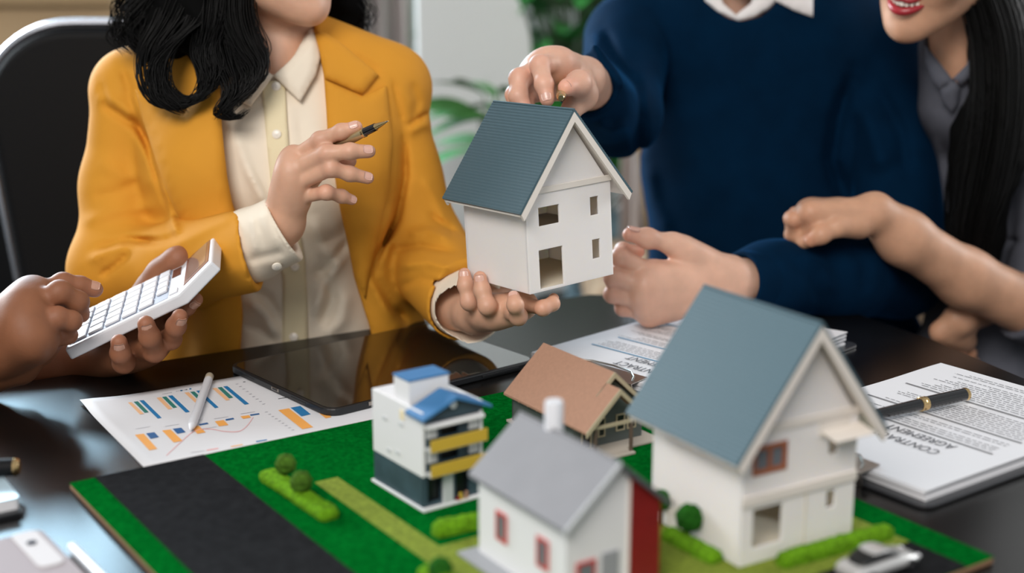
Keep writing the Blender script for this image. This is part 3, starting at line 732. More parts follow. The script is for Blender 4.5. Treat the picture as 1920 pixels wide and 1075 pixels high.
def white_house(M4, name, label, board):
    """gabled white card house; local x along the facade, y into depth"""
    W, D, RZ, EH, ov, of, ob, t = .109, .106, .174, .083, .0165, .014, .012, .0022
    root = thing(name, label, 'model house'); root.matrix_world = M4
    HW = .100
    if board: holes = [(.011, .012, .039, .042), (.0812, .028, .0902, .042), (.0085, .068, .040, .090), (.0808, .070, .0906, .0825)]
    else: holes = [(.0134, .0025, .0437, .042), (.0822, .0208, .0926, .041), (.0153, .0658, .0415, .0845), (.0816, .066, .0926, .085)]
    b = cells_wall(MB(), W, HW, t, holes); b.build('front_wall', 'white_wall', root)
    sl = (RZ-EH)/(W/2+ov)
    def zr(x): return EH+sl*(min(x, W-x)+ov)-.0015
    MB().prism([(0, HW-.0), (W, HW), (W, zr(W)), (W/2, zr(W/2)), (0, zr(0))][:0] or [(.004, HW), (W-.004, HW), (W/2, zr(W/2)-.001)], .0004, t, 'y').build('gable', 'white_wall', root)
    cells_wall(MB(), W, HW, t, [(.005, .005, .052, .046), (.005, .055, .052, .095)]).build('back_wall', 'white_wall', root, M4=Matrix.Translation((0, D-t, 0)))  # unseen openings added at the back to let light into the rooms
    MB().prism([(0.004, HW), (W-.004, HW), (W/2, zr(W/2)-.001)], D-t, D, 'y').build('gable', 'white_wall', root)
    MB().box(0, t, 0, t, D-t, zr(0)).build('side_wall', 'white_wall', root, bevel=.0002)
    cells_wall(MB(), D-2*t, zr(0), t, []).build('side_wall', 'white_wall', root, M4=Matrix.Translation((W, t, 0))@Matrix.Rotation(PI/2, 4, 'Z'))
    MB().box(t, t, .0, W-t, D-t, .0022).build('ground_floor', 'wall_cream', root)
    MB().box(t, t, .050, W-t, D-t, .052).build('upper_floor', 'wall_cream', root)
    MB().box(-.0008, -.0014, .0985, W+.0008, .0, .1045).build('facade_band', 'trim_white', root, bevel=.0003)
    if board:
        MB().box(-.0008, -.0018, .046, W+.0008, 0, .0535).build('facade_band', 'trim_white', root, bevel=.0003)
        MB().box(.060, -.0008, .0, .0612, 0, .046).build('facade_joint', 'wall_cream', root)
        f = MB(); 
        for x0, z0, x1, z1 in ((.0085, .068, .040, .0715), (.0085, .0865, .040, .090), (.0085, .0715, .0115, .0865), (.037, .0715, .040, .0865), (.0235, .0715, .0255, .0865)): f.box(x0, -.001, z0, x1, .0018, z1)
        wf_ = f.build('window_frame', 'brick_red', root, bevel=.0002)
        MB().box(.0115, .0012, .0715, .037, .0016, .0865).build('pane', 'grey_glass', wf_)
        MB().prism([(-.0, .091), (-.016, .087), (-.016, .0862), (0, .0895)], .072, W+.002, 'x').build('awning', 'trim_white', root)
        MB().box(.070, -.0009, .086, .099, .0, .0975).build('awning_board', 'trim_white', root)
    rt = .0022
    for side in (-1, 1):
        V, F = ribbed_roof(W/2, RZ+.0012, EH+.0012, ov, -of, D+ob, rt, 34, side)
        mesh_obj('roof_slope', V, F, 'roof_blue', root)
        # white barge boards under the roof at both ends
        for y0 in (-of, D+ob-.003):
            xe = -ov+.0005; pts = [(W/2, RZ+.001), (xe, EH+.001), (xe+.0032, EH-.0052), (W/2, RZ-.0085)]
            if side > 0: pts = [(W-x, z) for x, z in pts][::-1]
            MB().prism([(x, z) for x, z in pts][::-1], y0-.0004, y0+.0030, 'y').build('barge_board', 'trim_white', root)
        if True:
            pts = [(W/2, RZ-.0002), (-ov+.001, EH+.0002), (-ov+.001, EH-.0012), (W/2, RZ-.0018)]
            if side > 0: pts = [(W-x, z) for x, z in pts][::-1]
            MB().prism(pts[::-1], -of+.003, D+ob-.003, 'y').build('roof_lining', 'trim_white', root)
    MB().tube([(W/2, -of, RZ+.0032), (W/2, D+ob, RZ+.0032)], .0014, 8).build('ridge', 'roof_blue', root, smooth=True)
    return root
HELD = R2M(.6471, -.049, -.0228, (.0178, 1.297, .8585))
white_house(HELD, 'model_house', 'white model house with blue-grey ribbed roof held on a raised palm', False)
ZB = .7562
white_house(R2M(.5332, 0, 0, (.1628, .8964, ZB)), 'model_house', 'tallest white model house with blue-grey roof standing on the green board', True)

# grey-roofed house with a red wall
a0 = .5729; gh = thing('model_house', 'small white model house with grey roof, red gable wall and white chimney', 'model house'); gh.matrix_world = R2M(a0, 0, 0, (.0357, .8269, ZB))
W, D, RZ, EH, ov, of, ob = .078, .1104, .0985, .0600, .0052, .006, .0055
sl = (RZ-EH)/(W/2+ov)
def zr(x): return EH+sl*(min(x, W-x)+ov)-.0014
MB().box(-.014, -.012, 0, W+.004, D+.008, .0025).build('base_plate', 'grey_base', gh, bevel=.0004)
def gpoly(x0, x1): 
    p = [(x0, .0025), (x1, .0025), (x1, zr(x1))]; 
    if x0 < W/2 < x1: p.append((W/2, zr(W/2)))
    return p+[(x0, zr(x0))]
# facade (v end): white part, red part
b = MB(); t = .002
MB().prism(gpoly(0, .0505), 0, t, 'y').build('front_wall', 'white', gh)
MB().box(.0505, -.0012, .0025, .052, .0, zr(.0505)-.003).build('wall_joint', 'trim_white', gh)
MB().prism(gpoly(.052, W), -.0016, t, 'y').build('red_wall', 'red', gh)
MB().prism(gpoly(0, W), D-t, D, 'y').build('back_wall', 'white', gh)
MB().box(0, t, .0025, t, D-t, zr(0)).build('side_wall', 'white', gh); MB().box(W-t, t, .0025, W, D-t, zr(0)).build('side_wall', 'red', gh)
def win(root, x0, z0, x1, z1, y=0, fr='red_frame', gl='grey_glass', fw=.002, side=None, name='window'):
    f = MB()
    for q in ((x0, z0, x1, z0+fw), (x0, z1-fw, x1, z1), (x0, z0+fw, x0+fw, z1-fw), (x1-fw, z0+fw, x1, z1-fw)): f.box(q[0], y-.0012, q[1], q[2], y+.0004, q[3])
    g = MB().box(x0+fw, y-.0006, z0+fw, x1-fw, y, z1-fw)
    m4 = Matrix.Identity(4) if side is None else side
    o = f.build(name, fr, root, M4=m4); g.build('pane', gl, o, M4=m4); return o
win(gh, .008, .012, .024, .034); 
dr = MB().box(.029, -.0012, .0025, .043, 0, .036).build('door', 'grey_base', gh, bevel=.0002); MB().tube([(.040, -.0012, .018), (.040, -.003, .018)], .0008, 8).build('door_knob', 'chrome', dr)
LS = Matrix(((0, 1, 0, 0), (1, 0, 0, 0), (0, 0, 1, 0), (0, 0, 0, 1)))   # draws on the left (x=0) wall: x->y
for y0 in (.020, .072): win(gh, y0, .022, y0+.014, .044, side=LS)
for side in (-1, 1):
    pts = [(W/2, RZ), (-ov, EH), (-ov, EH+.0026), (W/2, RZ+.0026)]
    if side > 0: pts = [(W-x, z) for x, z in pts][::-1]
    MB().prism(pts[::-1], -of, D+ob, 'y').build('roof_slope', 'grey_roof', gh)
    pts = [(W/2, RZ+.003), (-ov-.0008, EH+.003), (-ov-.0008, EH-.0008), (W/2, RZ-.0008)]
    if side > 0: pts = [(W-x, z) for x, z in pts][::-1]
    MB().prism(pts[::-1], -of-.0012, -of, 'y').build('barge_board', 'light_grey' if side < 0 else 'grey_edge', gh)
MB().tube([(W/2, -of, RZ+.002), (W/2, D+ob, RZ+.002)], .0013, 8).build('ridge', 'grey_roof', gh, smooth=True)
b = MB(); b.tube([(W/2+.004, D*.70, .085), (W/2+.004, D*.70, .1185), (W/2+.004, D*.70, .120)], [.0068, .0068, .0060], 24); b.build('chimney', 'plastic', gh, smooth=True)

# brown card house
bh = thing('model_house', 'low model house with plain brown card roof, sage walls and front porch', 'model house'); bh.matrix_world = R2M(.57, 0, 0, (.0638, 1.1114, ZB))
W, D, RZ, EH, ov, f1, xp = .0758, .1181, .0690, .0270, .0067, .0103, .029
sl = (RZ-EH)/(W/2+ov); zp = EH+sl*(xp+ov)
MB().prism([(-.004, -.012), (.046, -.012), (.046, .002), (W+.010, .002), (W+.010, D+.004), (-.004, D+.004)], 0, .0022).build('base_plate', 'terrace', bh, bevel=.0003)
b = cells_wall(MB(), W, .030, .002, [(.008, .0022, .019, .026)])
b.build('front_wall', 'sage', bh, M4=Matrix.Translation((0, .018, .0022)))
MB().prism([(0, .0322), (W, .0322), (W/2, RZ-.0035)], .0182, .020, 'y').build('gable', 'sage', bh)
for x0 in (0, W-.002): MB().box(x0, .020, .0022, x0+.002, D, .030).build('side_wall', 'sage', bh)
MB().prism([(0, .0022), (W, .0022), (W, .032), (W/2, RZ-.003), (0, .032)], D-.002, D, 'y').build('back_wall', 'sage', bh)
MB().prism([(W/2, RZ), (-ov, EH), (-ov, EH+.002), (W/2, RZ+.002)][::-1], f1, D+.004, 'y').build('roof_slope', 'card', bh)
MB().prism([(xp, zp), (-ov, EH), (-ov, EH+.002), (xp, zp+.002)][::-1], -.010, f1, 'y').build('porch_roof', 'card', bh)
xr = 2*xp+ov
MB().prism([(W-x, z) for x, z in [(W/2, RZ), (-ov, EH), (-ov, EH+.002), (W/2, RZ+.002)]], f1, D+.004, 'y').build('roof_slope', 'card', bh)
MB().prism([(2*xp-x, z) for x, z in [(xp, zp), (xp-.022, zp-sl*.022), (xp-.022, zp-sl*.022+.002), (xp, zp+.002)]], -.010, f1, 'y').build('porch_roof', 'card', bh)
for nm, x0, z0, h0, yy, x1 in (('barge_board', W/2, RZ, EH, f1-.0015, W+ov), ('barge_board', xp, zp, EH, -.0115, xp+.022)):
    zz = z0-sl*(x1-x0)
    MB().prism([(x0, z0+.002), (x0, z0-.003), (x1, zz-.003), (x1, zz+.002)], yy, yy+.0015, 'y').build(nm, 'card_edge', bh)
    xl = -ov; zl = EH
    MB().prism([(x0, z0-.003), (x0, z0+.002), (xl if nm and yy < 0 else x0-.02, (zl if yy < 0 else z0-sl*.02)+.002), (xl if yy < 0 else x0-.02, (zl if yy < 0 else z0-sl*.02)-.003)], yy, yy+.0015, 'y').build(nm, 'card_edge', bh)
MB().box(.004, -.008, .0285, .045, -.006, .0315).build('porch_beam', 'card_edge', bh)
for x0 in (.004, .043): MB().box(x0, -.0085, .0022, x0+.0025, -.006, .029).build('porch_post', 'post', bh)
for k in range(7): MB().box(-.003, .012+k*.015, .024, 0, .0135+k*.015, .0265).build('rafter_end', 'card_edge', bh)
for x0 in (.026, ): win(bh, x0, .010, x0+.008, .028, y=.018, fr='card_edge', gl='dark', fw=.0013)
for x0 in (.046, .0585): win(bh, x0, .012, x0+.010, .028, y=.018, fr='card_edge', gl='dark', fw=.0013)
win(bh, .008, .0022, .019, .028, y=.018, fr='card_edge', gl='dark', fw=.0013, name='door')

# blue and white town house
tl = T(702, 903, ZB); tn = T(796, 960, ZB); tr = T(906, 930, ZB)
xd = tr-tn; Wd = np.linalg.norm(xd); Dd = np.linalg.norm(tl-tn)
bb = thing('model_house', 'narrow white and dark teal model town house with two yellow balconies', 'model house')
bb.matrix_world = frame(tn, xd, tl-tn)
Wd, Dd = float(Wd), float(Dd); H1 = .0815
MB().box(-.002, -.002, 0, Wd+.002, Dd+.002, .0022).build('plinth', 'white', bb, bevel=.0003)
i_ = .003
MB().box(0, i_, .0022, .002, Dd, .028).build('lower_side_wall', 'teal', bb); MB().box(-.0003, .001, .028, .0022, Dd, H1).build('upper_side_wall', 'white', bb, bevel=.0003)
MB().box(Wd-.002, i_, .0022, Wd, Dd, .028).build('lower_side_wall', 'teal', bb); MB().box(Wd-.0022, .001, .028, Wd+.0003, Dd, H1).build('upper_side_wall', 'white', bb)
MB().box(.002, Dd-.002, .0022, Wd-.002, Dd, H1).build('back_wall', 'white', bb)
MB().box(.002, .006, H1-.012, Wd-.002, Dd-.002, H1-.010).build('roof_terrace', 'white', bb)
b = cells_wall(MB(), Wd, .074, .003, [(.0045, .003, .0175, .024), (.031, .003, .044, .024), (.017, .036, .034, .047), (.017, .056, .034, .067)] if Wd > .05 else [(.0045, .003, .0175, .024), (.028, .003, Wd-.004, .024), (.016, .036, .032, .047), (.016, .056, .032, .067)])
b.build('front_wall', 'teal', bb, M4=Matrix.Translation((0, .002, .0022)))
MB().box(.003, .0065, .003, Wd-.003, .0075, .074).build('glazing', 'dark', bb)
MB().box(.018, -.0008, .0022, .027, .0022, .027).build('door', 'light_grey', bb, bevel=.0003)
for z0 in (.030, .0505):
    MB().box(.0015, -.0085, z0, Wd-.0015, .002, z0+.0015).build('balcony_slab', 'light_grey', bb)
    o = MB().box(.0015, -.0090, z0+.0006, Wd-.0015, -.0078, z0+.0105).build('balcony_front', 'yellow', bb)
    for k in range(13): MB().box(.0025+k*(Wd-.006)/12, -.0094, z0+.001, .0032+k*(Wd-.006)/12, -.009, z0+.0102).build('baluster', 'yellow', o)
    for x0, x1 in ((.004, .013), (Wd-.013, Wd-.004)): MB().box(x0, .0005, z0+.009, x1, .0020, z0+.0185).build('shutter', 'light_grey', bb)
MB().box(.001, -.0045, .0685, Wd-.001, .0015, .0720).build('lintel', 'white', bb, bevel=.0006)
MB().prism([(0, .0740), (Wd, .0740), (Wd, .078), (Wd/2, .0900), (0, .078)], .0, .003, 'y').build('gable', 'teal', bb)
MB().tube([(Wd/2, -.0006, .0835), (Wd/2, .001, .0835)], .0032, 16).build('gable_rosette', 'white', bb, smooth=True)
for sgn in (0, 1):
    pts = [(Wd/2, .0895), (-.0045, .0765), (-.0045, .079), (Wd/2, .0925)]
    if sgn: pts = [(Wd-x, z) for x, z in pts][::-1]
    MB().prism(pts[::-1], -.007, .020, 'y').build('roof_slope', 'blue', bb, bevel=.0003)
MB().box(.0030, Dd*.32, H1-.010, Wd*.72, Dd*.62, H1+.0185).build('stair_house', 'white', bb, bevel=.0005)
MB().box(.0024, Dd*.32-.0006, H1+.0185, Wd*.72+.0006, Dd*.62+.0006, H1+.0202).build('stair_house_roof', 'blue', bb, bevel=.0003)
for y0, z0, m_ in ((.030, .062, 'light_grey'), (.050, .034, 'light_grey'), (.036, .036, 'light_grey'), (.028, .068, 'yellow'), (.056, .060, 'light_grey')):
    MB().box(-.0009, y0, z0, -.0002, y0+.006, z0+(.003 if m_ != 'yellow' else .008)).build('wall_vent', m_ if m_ != 'yellow' else 'placket', bb)
for k, m_ in enumerate(('red', 'yellow', 'tan', 'card')): MB().box(.0305+k*.0028, -.0012, .0022, .0325+k*.0028, .0012, .005+k % 2*.003).build('planter', m_, bb)

# ---------------------------------------------------------------- the display board
B0 = T(130, 905, ZB)[:2]; E0 = T(1864, 1043, ZB)[:2]
u = np.array([math.cos(.594), math.sin(.594)]); v = np.array([u[1], -u[0]])
LU = float((E0-B0)@u); LV = float((E0-B0)@v)
board = thing('model_board', 'green turfed display board with a dark road under the model houses', 'display board', (B0[0], B0[1], .75)); board.rotation_euler = (0, 0, .594)
# board frame: x along back edge, y = -v
def bl(px, py): 
    q = T(px, py, ZB)[:2]-B0; return (float(q@u), -float(q@v))
MB().box(0, -LV, 0, LU, 0, .0050).build('board_core', 'ply', board, bevel=.0012)
def slab(name, pts, z0, z1, m_): 
    pts = [p for p in pts]; ar = sum(pts[i][0]*pts[(i+1) % len(pts)][1]-pts[(i+1) % len(pts)][0]*pts[i][1] for i in range(len(pts)))
    if ar < 0: pts = pts[::-1]
    return MB().prism(pts, z0, z1).build(name, m_, board)
slab('turf', [(0, 0), (LU, 0), (LU, -LV), (0, -LV)], .0050, .0058, 'turf')
r0 = bl(176, 893)[0]; r1 = bl(388, 857)[0]
f0 = bl(1706, 1016); 
slab('road', [(r0, 0), (r1, 0), (r1, f0[1]), (LU-.030, f0[1]), (LU-.030, -LV), (r0, -LV)], .0058, .0062, 'asphalt')
pth = bl(590, 905); p2 = bl(640, 925)
slab('path', [(pth[0], pth[1]), (bl(625, 897)[0]+.004, pth[1]), (bl(625, 897)[0]+.004, f0[1]+.0005), (pth[0], f0[1]+.0005)], .0058, .0063, 'turf_light')
lw = bl(806, 1030); la = bl(1606, 962)
slab('lawn', [(lw[0], lw[1]), (LU-.031, lw[1]), (LU-.031, f0[1]+.0005), (lw[0], f0[1]+.0005)], .0058, .0064, 'turf_light')
def hedge(p0, p1, wid, hgt, seed, m_='hedge', label=''):
    p0 = np.array(T(*p0, ZB)[:2]); p1 = np.array(T(*p1, ZB)[:2]); L_ = np.linalg.norm(p1-p0); d = (p1-p0)/L_
    nx_, ny_ = max(8, int(L_/.0022)), 7; g = np.random.default_rng(seed); V = []; F = []
    prof = [(-.5, 0), (-.56, .3), (-.53, .65), (-.40, .95), (-.13, 1.03), (.13, 1.03), (.40, .95), (.53, .65), (.56, .3), (.5, 0)]
    n = len(prof)
    for i in range(nx_+1):
        t = i/nx_; k = min(1, .75+min(t, 1-t)*6)
        for a, b_ in prof:
            q = p0+d*(t*L_)+np.array([-d[1], d[0]])*a*wid*k
            V.append((q[0], q[1], ZB+b_*hgt*k+g.normal(0, .0005)*(b_ > 0)))
            V[-1] = (V[-1][0]+g.normal(0, .0004), V[-1][1]+g.normal(0, .0004), V[-1][2])
    for i in range(nx_):
        for k in range(n-1): F.append((i*n+k, i*n+k+1, (i+1)*n+k+1, (i+1)*n+k))
    F.append(tuple(range(n))[::-1]); F.append(tuple(nx_*n+k for k in range(n)))
    V = np.array(V); c = V.mean(0); c[2] = ZB
    o = mesh_obj('hedge', (V-c), [f[::-1] for f in F], m_, smooth=True); o.location = c
    return tag(o, label, 'hedge', 'miniature hedges on the display board')
hedge((500, 895), (622, 976), .0160, .0085, 1, label='bright green miniature hedge beside the road with two ball trees')
hedge((815, 1006), (950, 975), .0125, .0110, 2, label='short bright miniature hedge between town house and grey-roofed house')
hedge((1250, 1008), (1345, 1058), .0125, .009, 3, label='miniature hedge along the left wall of the tall white model house')
hedge((1462, 1064), (1668, 1006), .0115, .0105, 4, label='long miniature hedge in front of the tall white model house')
hedge((792, 1086), (870, 1120), .012, .012, 5, 'hedge', label='miniature hedge cut off by the bottom border beside the path')
def ball_tree(px, py, gy, r, label, m_='ball'):
    g_ = T(px, gy, ZB); c = P(px, py, g_[1]); t = thing('ball_tree', label, 'miniature tree', g_, group='miniature ball trees on the display board')
    MB().tube([(0, 0, 0), (0, 0, c[2]-g_[2])], [.0011, .0008], 8).build('trunk', 'stem', t, smooth=True)
    ico_ball('crown', (0, 0, c[2]-g_[2]), r, m_, t, amp=.05, n=40, m=24)
ball_tree(537, 871, 906, .0085, 'round miniature tree standing at the far end of the roadside hedge')
ball_tree(566, 904, 938, .0088, 'round miniature tree standing nearer on the roadside hedge')
ball_tree(1291, 972, 1022, .0105, 'dark round miniature tree beside the left wall of the tall white house', 'ball_dark')
ball_tree(1240, 938, 985, .0080, 'round miniature tree half hidden between red wall and tall white house', 'ball_dark')
ball_tree(826, 1068, 1098, .0085, 'round miniature tree at the bottom border beside the path', 'ball_dark')

# model car
cc = T(1632, 1068, ZB); cf = T(1700, 1040, ZB)-T(1560, 1086, ZB)
car = thing('model_car', 'silver toy car parked in front of the long miniature hedge', 'toy car'); car.matrix_world = frame((cc[0]+.004, cc[1]-.004, ZB), cf, (-cf[1], cf[0], 0))
def loft(sections, name, m_, parent):
    V = []; F = []; n = len(sections[0])
    for s_ in sections: V += s_
    for i in range(len(sections)-1):
        for k in range(n): F.append((i*n+k, i*n+(k+1) % n, (i+1)*n+(k+1) % n, (i+1)*n+k))
    F.append(tuple(range(n))[::-1]); F.append(tuple((len(sections)-1)*n+k for k in range(n)))
    o = mesh_obj(name, V, [f[::-1] for f in F], m_, parent, smooth=True); s_ = o.modifiers.new('s', 'SUBSURF'); s_.levels = s_.render_levels = 2; return o
def sec(x, w_, z0, z1): return [(x, -w_*.85, z0), (x, -w_, (z0*.6+z1*.4)), (x, -w_*.92, z1*.92+z0*.08), (x, -w_*.5, z1), (x, w_*.5, z1), (x, w_*.92, z1*.92+z0*.08), (x, w_, z0*.6+z1*.4), (x, w_*.85, z0)]
k = .001
loft([sec(-33*k, 10*k, 5*k, 9*k), sec(-31*k, 13*k, 3*k, 12*k), (sec(-18*k, 14*k, 3*k, 13.5*k)), sec(0, 14*k, 3*k, 14*k), sec(16*k, 14*k, 3*k, 13*k), sec(29*k, 12.5*k, 3*k, 10.5*k), sec(33*k, 9*k, 5*k, 8*k)], 'car_body', 'silver', car)
loft([sec(-26*k, 9*k, 11*k, 12.5*k), sec(-16*k, 10.2*k, 12*k, 19*k), sec(-5*k, 10.4*k, 12*k, 20.2*k), sec(6*k, 10*k, 12*k, 19*k), sec(17*k, 9*k, 11.5*k, 12.8*k)], 'cabin', 'dark', car)
loft([sec(-15*k, 9.2*k, 18.6*k, 19.4*k), sec(-5*k, 9.6*k, 19.2*k, 20.8*k), sec(5*k, 9.0*k, 18.4*k, 19.6*k)], 'roof_panel', 'silver', car)
for x in (-20, 20):
    for y_ in (-13, 13):
        w_ = MB().tube([(x*k, (y_-1.6)*k, 5*k), (x*k, (y_+1.6)*k, 5*k)], 5*k, 20).build('wheel', 'black', car, smooth=True)
        MB().tube([(x*k, (y_-1.8 if y_ < 0 else y_+1.3)*k, 5*k), (x*k, (y_-1.3 if y_ < 0 else y_+1.8)*k, 5*k)], 2.8*k, 14).build('hub_cap', 'chrome', w_)
for y_ in (-8, 8):
    V, F = uvsphere((32*k, y_*k, 8*k), (1.4*k, 2.4*k, 1.3*k)); mesh_obj('headlight', V, F, 'plastic', car, smooth=True)
MB().box(-34*k, -9*k, 4.5*k, -32.5*k, 9*k, 6*k).build('bumper', 'chrome', car, bevel=.0004)

# ---------------------------------------------------------------- papers and devices on the table
ZT = .75
def px_poly(pts, z): return [tuple(T(a, b, z)) for a, b in pts]
# chart sheet
A = T(150, 757); Bn = T(272, 880); ux = T(472, 703)-A; ux /= np.linalg.norm(ux); vx_ = Bn-A; vx_ /= np.linalg.norm(vx_); ux = ux-vx_*(ux@vx_); ux /= np.linalg.norm(ux)
sheet = thing('chart_sheet', 'white printed sheet with orange and blue bar charts under the white stylus', 'paper sheet', A)
V = []; F = []; nx_, ny_ = 24, 16
for i in range(nx_+1):
    for j in range(ny_+1):
        s_, t = i/nx_*.297, j/ny_*.21
        z = .0004+.0035*math.exp(-((s_)**2+(t)**2)/.0009)
        V.append(tuple(ux*s_+vx_*t+np.array([0, 0, z])))
for i in range(nx_):
    for j in range(ny_): q = i*(ny_+1)+j; F.append((q, q+1, q+ny_+2, q+ny_+1))
o = mesh_obj('sheet', V, F, 'paper', sheet, smooth=True); s_ = o.modifiers.new('t', 'SOLIDIFY'); s_.thickness = .00015; s_.offset = 1
def cr(p): return (120+p[0]/3.2, 620+p[1]/3.2)
bars = [('p_peach', [(383, 432), (405, 430), (480, 500), (455, 503)]), ('p_green', [(418, 428), (443, 425), (508, 490), (484, 494)]), ('p_blue', [(452, 420), (478, 418), (586, 524), (562, 528)]),
 ('p_peach', [(555, 404), (582, 400), (650, 470), (625, 473)]), ('p_green', [(588, 399), (613, 396), (678, 461), (655, 465)]), ('p_blue', [(624, 392), (650, 389), (755, 488), (730, 492)]),
 ('p_peach', [(722, 373), (748, 370), (818, 436), (795, 440)]), ('p_green', [(757, 368), (783, 366), (850, 432), (827, 436)]), ('p_blue', [(793, 362), (818, 360), (927, 461), (905, 466)]),
 ('p_peach', [(890, 347), (915, 344), (997, 416), (972, 420)]), ('p_green', [(921, 342), (946, 339), (1015, 402), (990, 407)]), ('p_blue', [(955, 336), (980, 333), (1110, 440), (1084, 445)]),
 ('p_orange', [(425, 626), (478, 619), (560, 710), (512, 719)]), ('p_navy', [(492, 617), (542, 610), (570, 640), (520, 650)]), ('p_orange', [(588, 600), (640, 594), (712, 662), (658, 672)]), ('p_navy', [(652, 590), (703, 583), (730, 610), (680, 620)]),
 ('p_orange', [(762, 577), (808, 571), (850, 611), (800, 620)]), ('p_navy', [(808, 562), (860, 552), (868, 560), (815, 570)]), ('p_orange', [(905, 545), (958, 537), (987, 567), (930, 575)]), ('p_navy', [(968, 532), (1015, 524), (1022, 532), (972, 541)]),
 ('p_orange', [(1058, 515), (1110, 508), (1122, 522), (1075, 530)]), ('p_navy', [(1115, 504), (1170, 496), (1173, 503), (1120, 512)]), ('p_orange', [(1285, 478), (1350, 467), (1495, 580), (1430, 592)]), ('p_blue', [(1360, 463), (1418, 453), (1480, 502), (1425, 515)]),
 ('p_orange', [(1480, 455), (1530, 447), (1605, 520), (1570, 527)]), ('p_pink', [(855, 716), (925, 704), (928, 709), (858, 722)]), ('p_peach', [(1000, 694), (1070, 681), (1074, 687), (1004, 700)]), ('p_blue', [(1150, 664), (1215, 653), (1219, 658), (1154, 670)])]
pr = MB(); mm = ['p_peach', 'p_green', 'p_blue', 'p_orange', 'p_navy', 'p_pink', 'p_faint', 'p_text']
def zs(p): return p
def addq(mi, pts, z=ZT+.0009):
    pr.m(mm.index(mi)); pr.add([tuple(np.array(q)-A) for q in px_poly(pts, z)], [tuple(range(len(pts)))[::-1]])
for m_, q in bars: addq(m_, [cr(p) for p in q])
def strip(m_, pts, wd):
    pts = [np.array(cr(p)) for p in pts]
    for a, b in zip(pts[:-1], pts[1:]):
        n = np.array([-(b-a)[1], (b-a)[0]]); n = n/np.linalg.norm(n)*wd
        addq(m_, [a-n, a+n, b+n, b-n], ZT+.00095)
strip('p_pink', catmull([(615, 750), (700, 670), (780, 605), (870, 590), (960, 605), (1050, 605), (1100, 570), (1135, 520)], 26)[:, :2].tolist(), .55)
for k in range(9):
    strip('p_faint', [(1030+k*20, 322+k*15), (1046+k*20, 319+k*15)], .45); strip('p_faint', [(1205+k*20, 490+k*13.5), (1221+k*20, 487+k*13.5)], .45)
for k in range(5):
    strip('p_faint', [(590+k*12, 381-k*2.2), (598+k*12, 379.5-k*2.2)], .5); strip('p_faint', [(672+k*12, 365-k*2.2), (680+k*12, 363.5-k*2.2)], .5)
strip('p_blue', [(698, 361), (710, 359)], .9); strip('p_text', [(730, 355), (740, 353.4)], .6); strip('p_blue', [(752, 351), (764, 349)], .9)
for k, (a, b) in enumerate(((430, 590), (605, 575), (745, 548), (900, 530), (1060, 500), (830, 590))):
    strip('p_faint', [(a, b), (a+85, b-13)], .3)
strip('p_text', [(1285, 409), (1360, 398)], .4); strip('p_faint', [(760, 733), (840, 722)], .4); strip('p_text', [(1075, 309), (1088, 307)], .5)
pr.build('printed_chart', mm, sheet)
# white stylus
a, b = T(393, 706, ZT+.0055), T(357, 806, ZT+.0045)
st = thing('stylus', 'white stylus with a beige end lying across the chart sheet', 'stylus', a)
d = b-a; L_ = np.linalg.norm(d); d /= L_; r_ = .0043
def along(s_): return tuple(d*s_)
bq = MB(); bq.tube([along(.0125), along(L_-.020), along(L_-.010)], [r_, r_, r_*.82], 24); bq.build('barrel', 'plastic', st, smooth=True)
bq = MB(); bq.tube([along(-.001), along(0), along(.0122)], [r_*.85, r_, r_], 24); bq.build('end_cap', 'stylus_end', st, smooth=True)
bq = MB(); bq.tube([along(L_-.010), along(L_-.002), along(L_+.001)], [r_*.8, r_*.35, r_*.15], 20); bq.build('tip', 'plastic', st, smooth=True)

def rrect(w_, h_, r, n=6):
    out = []
    for cx_, cy_, a0 in ((w_-r, r, -PI/2), (w_-r, h_-r, 0), (r, h_-r, PI/2), (r, r, PI)):
        for k in range(n+1): a = a0+PI/2*k/n; out.append((cx_+r*math.cos(a), cy_+r*math.sin(a)))
    return out
# tablet
c0 = T(618, 779, ZT+.004); c1 = T(463, 683, ZT+.004); c2 = T(992, 686, ZT+.004)
tx = c2-c0; W_ = .268; ty = c1-c0; H_ = float(np.linalg.norm(ty))
tab = thing('tablet', 'black tablet with a dark glossy screen lying over the chart sheet corner', 'tablet'); tab.matrix_world = frame((c0[0], c0[1], ZT+.0008), tx, ty)
MB().prism(rrect(W_, H_, .016), 0, .0072).build('case', 'black', tab, bevel=.0012)
MB().prism([(x+.0035, y_+.0035) for x, y_ in rrect(W_-.007, H_-.007, .0135)], .0072, .0076).build('screen', 'screen', tab)
MB().box(-.0005, H_*.47, .0022, .0008, H_*.54, .0058).build('port', 'steel', tab, bevel=.0004); MB().box(-.0008, H_*.483, .0031, .0009, H_*.527, .0049).build('port_slot', 'black', tab)
for y0 in (H_*.22, H_*.72):
    for k in range(12): MB().tube([(-.0004, y0+k*.0024, .004), (.0006, y0+k*.0024, .004)], .0007, 8).build('speaker_hole', 'dark', tab)
MB().box(.045, -.0006, .0030, .050, .0006, .0068).build('case_joint', 'steel', tab)
MB().box(W_-.08, -.0012, .0025, W_-.03, .0006, .0052).build('side_button', 'black', tab, bevel=.0004)

